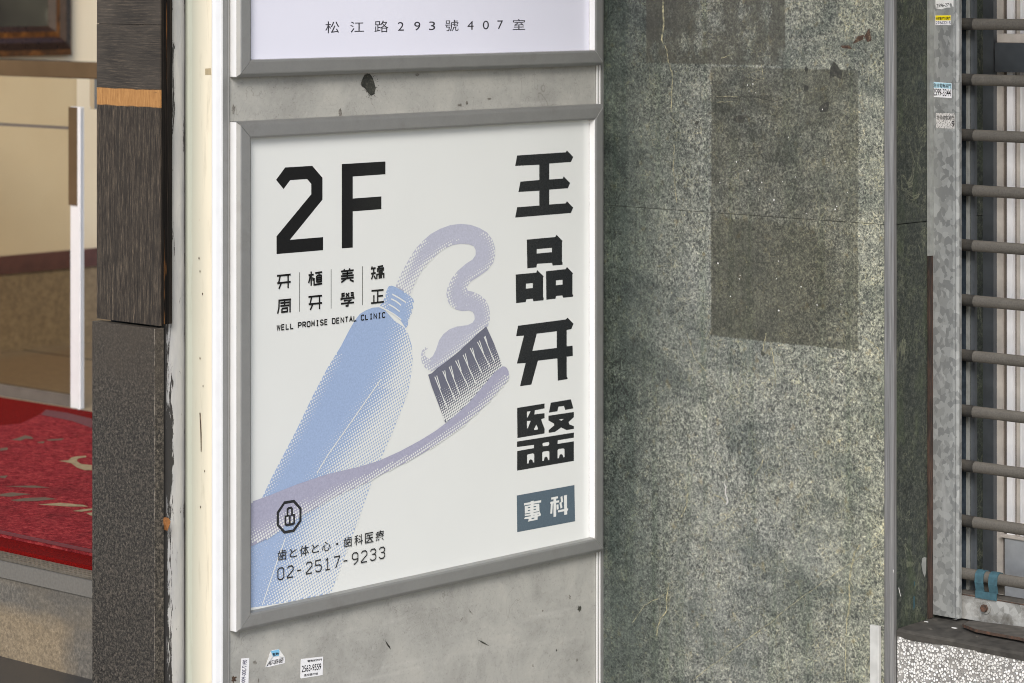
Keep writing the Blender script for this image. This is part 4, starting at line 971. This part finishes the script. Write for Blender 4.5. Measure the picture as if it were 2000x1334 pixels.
# ================================================================== STICKERS ON THE SHEET
def label_on(plane, name, pts, mat, label, cat='sticker', group=None, th=0.0004, want=NY):
    P = [plane(x, y, th) for x, y in pts]; c0 = sum(P, Vector()) / len(P)
    mb = MB(); off = -want * th * 0.9
    mb.slab(P, off, mat, want); o = mb.build(name, origin=c0); tag(o, label, cat, group)
    return o
shY = lambda x, y, h: onY(x, y, YM - h)
s3 = lambda p: Z(450, 1250, 9.524, p)
GS = 'stickers on the metal sheet'
def child_text(o, plane, items, mat, h):
    mb = MB()
    for body, quad, bold in items: text_quad(mb, body, [plane(x, y, h) for x, y in quad], mat, bold)
    return mb.build('sticker_lettering', o)
o = label_on(shY, 'phone_sticker', s3([(1310, 372), (1325, 352), (1725, 308), (1716, 650), (1640, 665), (1315, 716), (1303, 700)]), M['white'], 'white rectangular sticker with a phone number between two small text lines under the clinic sign', 'sticker', GS)
child_text(o, shY, [('電動鐵捲門', s3([(1435, 418), (1700, 385), (1700, 342), (1435, 372)]), 0.01), ('2563-9559', s3([(1325, 605), (1685, 552), (1690, 430), (1332, 478)]), 0.012), ('遙控器按裝', s3([(1365, 682), (1632, 645), (1632, 600), (1365, 636)]), 0.01)], M['print'], 0.0007)
o = label_on(shY, 'torn_sticker', s3([(655, 492), (745, 225), (780, 190), (905, 172), (1012, 318), (1010, 430), (700, 505)]), M['white'], 'torn triangular sticker with a folded blue top left of the rectangular phone sticker', 'sticker', GS)
mb = MB(); mb.poly([[shY(x, y, 0.0012) for x, y in s3([(752, 205), (905, 175), (918, 225), (900, 295), (790, 308)])]], M['mid_blue'], NY)
text_quad(mb, '電動', [shY(x, y, 0.0015) for x, y in s3([(790, 300), (900, 282), (905, 225), (780, 245)])], M['print'], 0.01); mb.build('folded_flap', o)
mb = MB()
mb.poly([[shY(x, y, 0.0026) for x, y in s3([(655, 492), (745, 225), (790, 300), (700, 440)])]], M['wornpaper'] if False else M['paper'], NY); mb.poly([[shY(x, y, 0.0024) for x, y in s3([(918, 185), (1012, 318), (905, 312)])]], M['paper'], NY)
mb.build('curled_corner', o)
child_text(o, shY, [('0967-009-869', s3([(675, 485), (985, 420), (985, 325), (705, 395)]), 0.01)], M['print'], 0.0009)
o = label_on(shY, 'tall_sticker', s3([(205, 345), (352, 332), (335, 830), (325, 1200), (170, 1200), (180, 800)]), M['white'], 'narrow white sticker with a phone number running down it at the lower left corner', 'sticker', GS)
child_text(o, shY, [('0917-200-900', s3([(312, 368), (268, 785), (205, 788), (230, 375)])[:1] + s3([(275, 790)]) + s3([(205, 795)]) + s3([(228, 372)]), 0.008)], M['navy'], 0.0007)
o['label'] = 'narrow white sticker with a phone number running down it, below the sign corner'

# ================================================================== STONE WALL
yE = onX(1728, 700, XS)[1]                      # where the stone meets the corner trim
zj0 = onX(1460, 420, XS)[2]
T = thing('stone_wall', 'mottled green stone wall with dark poster stains to the right of the signs', 'wall', (XS, 3.5, 0))
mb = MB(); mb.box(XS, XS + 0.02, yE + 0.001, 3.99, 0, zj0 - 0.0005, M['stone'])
def onS(x, y, h=0.0006): return onX(x, y, XS - h)
def rib(pts, w, mat=M['vein'], h=0.0003):
    n = len(pts)
    P = [Vector((onS(x, y)[1], onS(x, y)[2])) for x, y in pts]
    # subdivide with a little wander
    Q = []
    for a_, b__ in zip(P, P[1:]):
        for s_ in range(6): Q.append(a_.lerp(b__, s_ / 6) + Vector((random.uniform(-1, 1), random.uniform(-1, 1))) * 0.0011)
    Q.append(P[-1])
    for i in range(len(Q) - 1):
        tt = (Q[i + 1] - Q[i]).normalized(); nn = Vector((-tt.y, tt.x))
        w0 = w * (0.35 + 0.65 * abs(math.sin(i * 1.7 + w * 9e3))) / 2; w1 = w * (0.35 + 0.65 * abs(math.sin((i + 1) * 1.7 + w * 9e3))) / 2
        pts4 = [Q[i] + nn * w0, Q[i + 1] + nn * w1, Q[i + 1] - nn * w1, Q[i] - nn * w0]
        mb.face([(XS - h, p.x, p.y) for p in pts4], mat)
v7 = lambda p: Z(1170, 880, 2.938, p)
rib(v7([(540, 1320), (615, 1255), (760, 1150), (985, 985), (1150, 850), (1310, 740), (1460, 630), (1600, 540)]), 0.0016)
rib(v7([(1500, 540), (1465, 590), (1445, 680), (1435, 780)]), 0.0052); rib(v7([(1435, 780), (1440, 860), (1430, 930), (1420, 1000)]), 0.0050); rib(v7([(1420, 1000), (1416, 1100), (1415, 1200), (1410, 1330)]), 0.0022)
rib(v7([(400, 760), (385, 850), (390, 910), (345, 980), (330, 1060)]), 0.0030); rib(v7([(370, 830), (260, 890), (190, 990)]), 0.0016)
rib(v7([(716, 190), (728, 215), (726, 255), (740, 290), (728, 310)]), 0.0040, M['pvc']); rib(v7([(665, 255), (700, 270), (728, 305)]), 0.0026); rib(v7([(940, 50), (930, 85), (890, 140)]), 0.003)
rib(v7([(510, 230), (500, 320), (470, 380)]), 0.003); rib(v7([(650, 440), (720, 400), (800, 330)]), 0.0014)
v6_ = lambda p: Z(1170, 440, 3.031, p)
rib(v6_([(1020, 720), (1040, 850), (1045, 960)]), 0.0026); rib(v6_([(990, 640), (965, 760)]), 0.003); rib(v6_([(640, 870), (560, 780), (520, 640)]), 0.0014); rib(v6_([(1560, 660), (1620, 700), (1680, 760)]), 0.003)
for pts in ([(960, 740), (985, 760), (975, 775), (958, 768)],):
    mb.poly([[onS(*p) for p in v6_(pts)]], M['residue'], NX)
mb.build('lower_slab', T)
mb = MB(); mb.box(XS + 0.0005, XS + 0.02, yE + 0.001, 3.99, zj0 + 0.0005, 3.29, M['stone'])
v5 = lambda p: Z(1170, 0, 3.031, p)
rib(v5([(375, 0), (380, 80), (382, 150), (370, 240)]), 0.0052); rib(v5([(370, 240), (400, 290), (410, 370), (435, 440), (430, 540), (425, 650)]), 0.0030)
rib(v5([(445, 860), (440, 1000), (460, 1200)]), 0.0026); rib(v5([(690, 575), (820, 585)]), 0.0026, M['residue']); rib(v5([(830, 572), (1030, 570)]), 0.0016, M['residue']); rib(v5([(930, 575), (1035, 600)]), 0.003, M['residue']); rib(v5([(690, 570), (820, 572)]), 0.0016); rib(v5([(700, 605), (790, 600)]), 0.0013); rib(v5([(720, 345), (790, 320)]), 0.0016); rib(v5([(960, 380), (975, 470)]), 0.0016)
for pts in ([(1390, 360), (1415, 395), (1440, 425), (1435, 470), (1400, 450), (1365, 465), (1370, 400)], [(805, 690), (830, 680), (870, 690), (850, 730), (815, 725), (790, 708)], [(1215, 500), (1240, 510), (1235, 545), (1212, 540)], [(1300, 640), (1330, 610), (1365, 600), (1355, 660), (1310, 665)], [(1225, 390), (1240, 410), (1228, 440), (1215, 410)], [(575, 715), (595, 720), (580, 740), (565, 732)]):
    mb.poly([[onS(*p) for p in v5(pts)]], M['residue'], NX)
for pts in ([(1570, 215), (1600, 165), (1612, 240), (1590, 250)], [(1430, 270), (1480, 268), (1500, 290), (1440, 285)], [(1530, 215), (1570, 205), (1560, 235), (1500, 260)]):
    mb.poly([[onS(*p) for p in v5(pts)]], M['rustpatch'], NX)
for k_ in range(34):
    x, y = random.uniform(1395, 1668), random.uniform(150, 620); r = random.uniform(0.6, 1.7)
    P = [onX(px, py, XS - (0.0008)) for px, py in jag(x, y, r, r * 1.2, 5, .5)]
    mb.poly([P], M['paper'], NX)
mb.build('upper_slab', T)
mb = MB(); mb.box(XS + 0.003, XS + 0.03, yE + 0.002, 3.98, 0, 3.29, M['grout']); mb.build('bedding', T)
# corner trim and the dark return
yR = onX(1745, 700, XS - 0.003)[1]             # plane of the return (faces the same way as the signs)
xRet = 4.79
mb = MB(); prof = [(XS - 0.002, yE - 0.0005, 0), (XS - 0.0045, yE - 0.003, 0), (XS - 0.0045, yR + 0.006, 0), (XS - 0.003, yR - 0.001, 0), (XS + 0.004, yR - 0.002, 0), (XS + 0.006, yR + 0.004, 0), (XS + 0.006, yE - 0.0005, 0)]
zls = 0.0
mb.sweep(prof, (0, 0, 0), (0, 0, 3.29), M['trim']); mb.build('corner_trim', T)
LEDZ = onX(1740, 1228, XS)[2]
zj1 = onY(1775, 436, yR)[2]
mb = MB(); mb.box(XS + 0.0065, xRet, yR, yR + 0.02, LEDZ - 0.05, zj1 - 0.0008, M['marble'])
def onR(x, y, h=0.0006): return onY(x, y, yR - h)
v4 = lambda p: Z(1680, 1000, 3.994, p)
mb.poly([[onR(*p) for p in v4([(485, 360), (500, 352), (516, 356), (513, 470), (505, 510), (488, 470), (478, 410)])]], M['zincline'], NY)
for a_ in ([(415, 660), (425, 655), (426, 740), (416, 765)], [(420, 545), (427, 540), (427, 570), (421, 580)]): mb.poly([[onR(*p) for p in v4(a_)]], M['bluepaint'], NY)
for a_ in ([(255, 450), (262, 450), (278, 535), (272, 530)], [(298, 590), (303, 590), (318, 660), (313, 655)]): mb.poly([[onR(*p) for p in v4(a_)]], M['paper'], NY)
mb.build('lower_return', T)
mb = MB(); mb.box(XS + 0.0065, xRet, yR, yR + 0.02, zj1 + 0.0008, 3.29, M['marble']); mb.build('upper_return', T)
g0, g1 = onX(1718, 1260, XS - 0.006)[1], onX(1700, 1260, XS - 0.006)[1]
mb = MB(); mb.box(XS - 0.008, XS - 0.0004, g0, g1, 0, onX(1708, 1222, XS - 0.008)[2], M['pvc']); mb.box(XS - 0.0095, XS - 0.008, g0, g0 + 0.004, 0, onX(1708, 1222, XS - 0.008)[2], M['pvc']); mb.build('corner_guard', T, 0.001)

# ================================================================== SHUTTER BAY
XT = 4.560
t = thing('sill_wall', 'white washed pebble wall with a dirty concrete ledge under the roller grille', 'wall', (XS, 2.8, 0))
mb = MB(); mb.box(XS + 0.004, XS + 0.1, 1.6, yR - 0.004, 0, LEDZ - 0.013, M['pebble']); mb.build('pebble_face', t)
# ledge with a broken front edge
mb = MB(); ys = [1.6 + (yR - 0.003 - 1.6) * i / 40 for i in range(41)]
fr_ = [XS + 0.001 + random.uniform(-0.003, 0.003) for _ in ys]; zt_ = [LEDZ + random.uniform(-0.0012, 0.0012) for _ in ys]
for i in range(40):
    a_, b__ = i, i + 1
    L = lambda j: [Vector((fr_[j] + 0.002, ys[j], LEDZ - 0.0145 + random.Random(j).uniform(-.003, .003))), Vector((fr_[j], ys[j], zt_[j] - 0.004)), Vector((fr_[j] + 0.006, ys[j], zt_[j])), Vector((XS + 0.06, ys[j], LEDZ + 0.002)), Vector((4.86, ys[j], LEDZ + 0.002)), Vector((4.86, ys[j], LEDZ - 0.03))]
    A, B = L(a_), L(b__)
    for k_ in range(5): mb.face([A[k_], A[k_ + 1], B[k_ + 1], B[k_]], M['dirtdark'])
mb.build('ledge', t, fix=True)
mb = MB()
for i in range(60):
    y = random.uniform(2.5, yR - 0.01); x = random.uniform(XS + 0.012, XT + 0.2); r = random.uniform(0.0012, 0.004)
    P = [Vector((x + r * math.cos(a_) * random.uniform(.6, 1.2), y + 1.6 * r * math.sin(a_), LEDZ + 0.0028)) for a_ in [k_ * 1.05 for k_ in range(6)]]
    mb.slab(P, (0, 0, -0.003), M['dirt'] if i % 6 else M['paper'], NZ)
mb.build('debris', t)

G = thing('roller_grille', 'roller shutter grille of brown tubular bars in a galvanised track', 'shutter', (XT, 3.05, LEDZ))
yt0, yt1, yt2 = onX(1816, 700, XT)[1], onX(1862, 700, XT)[1], onX(1872, 700, XT)[1]
ztb = onX(1840, 1203, XT)[2]
mb = MB(); H = 3.29
prof = [(XT, yt0, 0), (XT, yt1, 0), (XT + 0.0005, yt1 - 0.003, 0), (XT - 0.0015, yt1 - 0.006, 0), (XT - 0.0008, yt2 + 0.003, 0), (XT + 0.003, yt2, 0), (XT + 0.010, yt2 - 0.0005, 0), (XT + 0.010, yt2 + 0.0015, 0), (XT + 0.004, yt2 + 0.004, 0), (XT + 0.004, yt0 - 0.002, 0), (XT + 0.060, yt0 - 0.002, 0), (XT + 0.060, yt0, 0)]
mb.sweep(prof, (0, 0, ztb), (0, 0, H), M['zinc'])
mb.build('guide_track', G)
mb = MB(); xb = XT + 0.052
ybk = onX(1892, 700, xb)[1]
mb.box(xb, xb + 0.003, ybk, yR - 0.001, LEDZ + 0.003, H, M['bluesteel']); mb.box(xb - 0.003, xb + 0.003, ybk - 0.0015, ybk + 0.004, LEDZ + 0.003, H, M['zincline'])
mb.box(xb + 0.0035, xb + 0.012, ybk - 0.011, ybk - 0.002, LEDZ + 0.003, H, M['alu_grey'])
mb.build('track_back', G)
# rusty seam between the return and the track
mb = MB(); xs_ = onY(1809, 700, yR - 0.001)[0]
mb.box(xs_ + 0.0045, XT - 0.0005, yR - 0.0045, yR - 0.0006, LEDZ + 0.003, onY(1810, 500, yR)[2], M['rustdark']); mb.box(xs_ + 0.0035, XT - 0.0005, yR - 0.0062, yR - 0.0006, onY(1810, 500, yR)[2] + 0.0005, H, M['zincline'])
mb.build('rusty_seam', G)
XBAR = XT + 0.026; BR = 0.0107
def bar_z(py): return onX(1882, py, XBAR - BR * .5)[2]
for i, py in enumerate((-62, 47, 155.5, 263.5, 371.5, 479, 586.5, 694.5, 802.5, 910, 1018)):
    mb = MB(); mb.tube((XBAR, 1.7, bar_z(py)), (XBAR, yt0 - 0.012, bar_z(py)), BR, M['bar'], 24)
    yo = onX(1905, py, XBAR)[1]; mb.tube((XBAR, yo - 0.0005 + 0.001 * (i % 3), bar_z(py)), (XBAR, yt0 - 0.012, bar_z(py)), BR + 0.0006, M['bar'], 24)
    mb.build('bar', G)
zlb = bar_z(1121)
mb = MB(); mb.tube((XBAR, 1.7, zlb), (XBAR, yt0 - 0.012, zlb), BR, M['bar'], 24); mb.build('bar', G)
# bottom rail, an L of galvanised steel, with bolt
XRL = XT + 0.020
zr_t = onX(1882, 1161, XRL)[2]; zr_b = LEDZ + 0.006
mb = MB(); mb.box(XRL, XRL + 0.003, 1.7, yt2 + 0.02, zr_b, zr_t, M['zincdirt']); mb.box(XRL - 0.001, XRL + 0.034, 1.7, yt2 + 0.02, zr_t + 0.0002, zr_t + 0.003, M['dirt'])
mb.box(XRL - 0.0014, XRL + 0.002, 1.7, yt2 + 0.02, zr_t - 0.0008, zr_t + 0.0012, M['rust'])
RL = mb.build('bottom_rail', G, 0.0006)
pb = onX(1925.5, 1187, XRL)
mb = MB(); mb.tube(pb + Vector((-0.0025, 0, 0)), pb + Vector((0.001, 0, 0)), 0.0115, M['zincdirt'], 28, 'x'); mb.tube(pb + Vector((-0.0095, 0, 0)), pb + Vector((-0.0025, 0, 0)), 0.0072, M['rust'], 6, 'x'); mb.build('bolt', RL)
# blue hook bracket hanging on the lowest bar
mb = MB(); th = 0.0022
for pa, pz in ((1905, 1921), (1931.5, 1948)):
    y0_, y1_ = onX(pz, 1140, XBAR - BR)[1], onX(pa, 1140, XBAR - BR)[1]
    arc = [(XBAR + 0.004 + 0.0105, zlb - 0.030), (XBAR + 0.0125, zlb - 0.004)] + [(XBAR + (BR + 0.002) * math.cos(a_), zlb + (BR + 0.002) * math.sin(a_)) for a_ in [math.pi * s_ / 10 for s_ in range(11)]] + [(XBAR - BR - 0.003, zlb - 0.010), (XBAR - BR - 0.0005, zlb - 0.020), (XRL - 0.0035, zr_t + 0.012)]
    for i in range(len(arc) - 1):
        (ax_, az_), (bx_, bz_) = arc[i], arc[i + 1]
        tt = Vector((bx_ - ax_, bz_ - az_)).normalized(); nn = Vector((-tt.y, tt.x)) * th
        fr4 = [Vector((ax_, 0, az_)), Vector((bx_, 0, bz_)), Vector((bx_ + nn.x, 0, bz_ + nn.y)), Vector((ax_ + nn.x, 0, az_ + nn.y))]
        m_ = M['dirt'] if i < 4 else M['bluepaint']
        mb.face([p + Vector((0, y0_, 0)) for p in fr4], m_); mb.face([p + Vector((0, y1_, 0)) for p in reversed(fr4)], m_)
        for k_ in range(4): mb.face([fr4[k_] + Vector((0, y0_, 0)), fr4[k_] + Vector((0, y1_, 0)), fr4[(k_ + 1) % 4] + Vector((0, y1_, 0)), fr4[(k_ + 1) % 4] + Vector((0, y0_, 0))], m_)
ya_, yb_ = onX(1948, 1168, XRL)[1], onX(1907, 1160, XRL)[1]
mb.box(XRL - 0.0038, XRL - 0.0012, ya_, yb_, zr_t - 0.001, zr_t + 0.0125, M['bluepaint'])
mb.build('hook_bracket', G, fix=True)
# loose rusty plate on the ledge
zp_ = LEDZ + 0.012
P = [onZ(x, y, zp_) for x, y in ((1880, 1219), (1893, 1212), (1950, 1218), (2060, 1232), (2060, 1262), (1990, 1245), (1940, 1236), (1905, 1229))]
mb = MB(); mb.slab(P, (0, 0, -0.004), M['dirt'], NZ)
for a_, b__ in zip(P[4:] + P[:1], P[5:] + P[:2]): mb.face([a_ + Vector((-0.0006, 0, 0.0005)), b__ + Vector((-0.0006, 0, 0.0005)), b__ + Vector((-0.0006, 0, -0.005)), a_ + Vector((-0.0006, 0, -0.005))], M['rust'])
o = mb.build('rusty_plate', origin=(P[0][0], P[0][1], LEDZ)); tag(o, 'flat rusty metal plate lying on the dirty ledge below the grille', 'metal plate')

# window behind the grille
W = thing('window', 'dusty aluminium window frame with pale and brown profiles behind the grille', 'window', (4.78, 2.9, LEDZ))
def stile(p0, p1, X, m_, dep=0.05, nm='frame_profile', z0=LEDZ + 0.003, z1=3.29):
    y1_, y0_ = onX(p0, 700, X)[1], onX(p1, 700, X)[1]
    mb = MB(); mb.box(X, X + dep, y0_, y1_, z0, z1, m_); return mb
XWN = 4.735
def multi(nm, rows):
    mb = MB()
    for p0, p1, X, m_ in rows:
        y1_, y0_ = onX(p0, 700, X)[1], onX(p1, 700, X)[1]; mb.box(X, 4.80, y0_, y1_, LEDZ + 0.003, 3.29, M[m_])
    return mb.build(nm, W)
multi('outer_profile', [(1915, 1940.3, XWN, 'alu_grey')])
multi('pale_profile', [(1940.8, 1959, XWN + 0.012, 'alu_warm'), (1959.3, 1967, XWN + 0.016, 'alu_brown'), (1966.5, 1977.5, XWN + 0.010, 'alu_white')])
multi('sash_profile', [(1978, 1986, XWN + 0.020, 'alu_brown'), (1985.5, 1992.5, XWN + 0.015, 'alu_warm'), (1992.8, 1994.6, XWN + 0.012, 'alu_white')])
mb = stile(1995, 2600, XWN + 0.028, M['alu_brown'], 0.01); mb.build('door_panel', W)
zz0, zz1 = onX(1970, 141, XWN - 0.02)[2], onX(1970, 84, XWN - 0.02)[2]; zz2 = onX(1970, 66, XWN - 0.01)[2]
yq = onX(1944, 100, XWN - 0.02)[1]
mb = MB(); mb.box(XWN - 0.022, XWN + 0.009, 1.7, yq, zz0, zz1, M['alu_grey']); mb.box(XWN - 0.012, XWN + 0.009, 1.7, yq + 0.002, zz1 + 0.0003, zz2, M['alu_warm']); mb.build('cross_rail', W, 0.001)
zq = onX(1980, 1047, XWN)[2]; yq = onX(1962, 1100, XWN)[1]
mb = MB(); mb.box(XWN + 0.0, XWN + 0.009, 1.7, yq, LEDZ + 0.003, zq - 0.006, M['alu_panel']); mb.box(XWN - 0.004, XWN + 0.009, 1.7, yq + 0.008, zq - 0.0055, zq, M['alu_warm']); mb.build('kick_panel', W, 0.0008)
# backing of the bay so no light leaks through
mb = MB(); mb.box(4.80, 4.95, 1.4, yR + 0.3, 0, 3.29, M['concrete']); mb.build('backing', W)

# ================================================================== STICKERS ON THE TRACK
shX = lambda x, y, h: onX(x, y, XT - h)
GT = 'repair stickers on the shutter track'
f1 = lambda p: Z(1800, 0, 11.12, p); f2 = lambda p: Z(1680, 0, 4.044, p)
o = label_on(shX, 'torn_sticker', f1([(300, -60), (690, -60), (690, 150), (675, 150), (640, 60), (600, 95), (625, 165), (540, 165), (430, 205), (385, 195), (310, 180), (300, 100)]), M['paper'], 'torn white sticker with broken numbers, topmost on the galvanised track', 'sticker', GT, want=NX)
child_text(o, shX, [('2596-27', f1([(320, 165), (590, 135), (595, 65), (325, 85)]), 0.01)], M['print'], 0.0007)
o = label_on(shX, 'yellow_sticker', f1([(300, 336), (632, 332), (632, 545), (300, 545)]), M['white'], 'small yellow and white sticker with blue phone number on the galvanised track', 'sticker', GT, want=NX)
mb = MB(); mb.poly([[shX(x, y, 0.0006) for x, y in f1([(302, 337), (631, 333), (631, 443), (302, 446)])]], M['yellow'], NX)
text_quad(mb, '修理電捲門 自動門', [shX(x, y, 0.0009) for x, y in f1([(312, 438), (625, 434), (625, 360), (312, 368)])], M['print'], 0.01); mb.build('yellow_strip', o)
child_text(o, shX, [('27662215', f1([(310, 528), (628, 524), (628, 462), (310, 462)]), 0.008)], M['navy'], 0.0008)
o = label_on(shX, 'blue_sticker', f2([(575, 645), (722, 658), (722, 775), (572, 765)]), M['white'], 'pale blue and white sticker with bold black phone number on the galvanised track', 'sticker', GT, want=NX)
mb = MB(); mb.poly([[shX(x, y, 0.0006) for x, y in f2([(576, 647), (721, 659), (721, 702), (576, 694)])]], M['sky_blue'], NX)
text_quad(mb, '急修電動捲門', [shX(x, y, 0.0009) for x, y in f2([(580, 690), (716, 698), (716, 664), (580, 656)])], M['print'], 0.006); mb.build('blue_strip', o)
child_text(o, shX, [('2599-3344', f2([(576, 755), (716, 762), (716, 706), (576, 698)]), 0.012)], M['print'], 0.0008)
o = label_on(shX, 'worn_sticker', f2([(598, 892), (745, 896), (745, 1016), (600, 1012)]), M['wornpaper'], 'worn and smudged white sticker, lowest on the galvanised track', 'sticker', GT, want=NX)
child_text(o, shX, [('急修電動捲門', f2([(606, 944), (740, 948), (740, 914), (606, 910)]), 0.0), ('9', f2([(724, 1006), (743, 1006), (743, 954), (724, 952)]), 0.01)], M['print'], 0.0008)
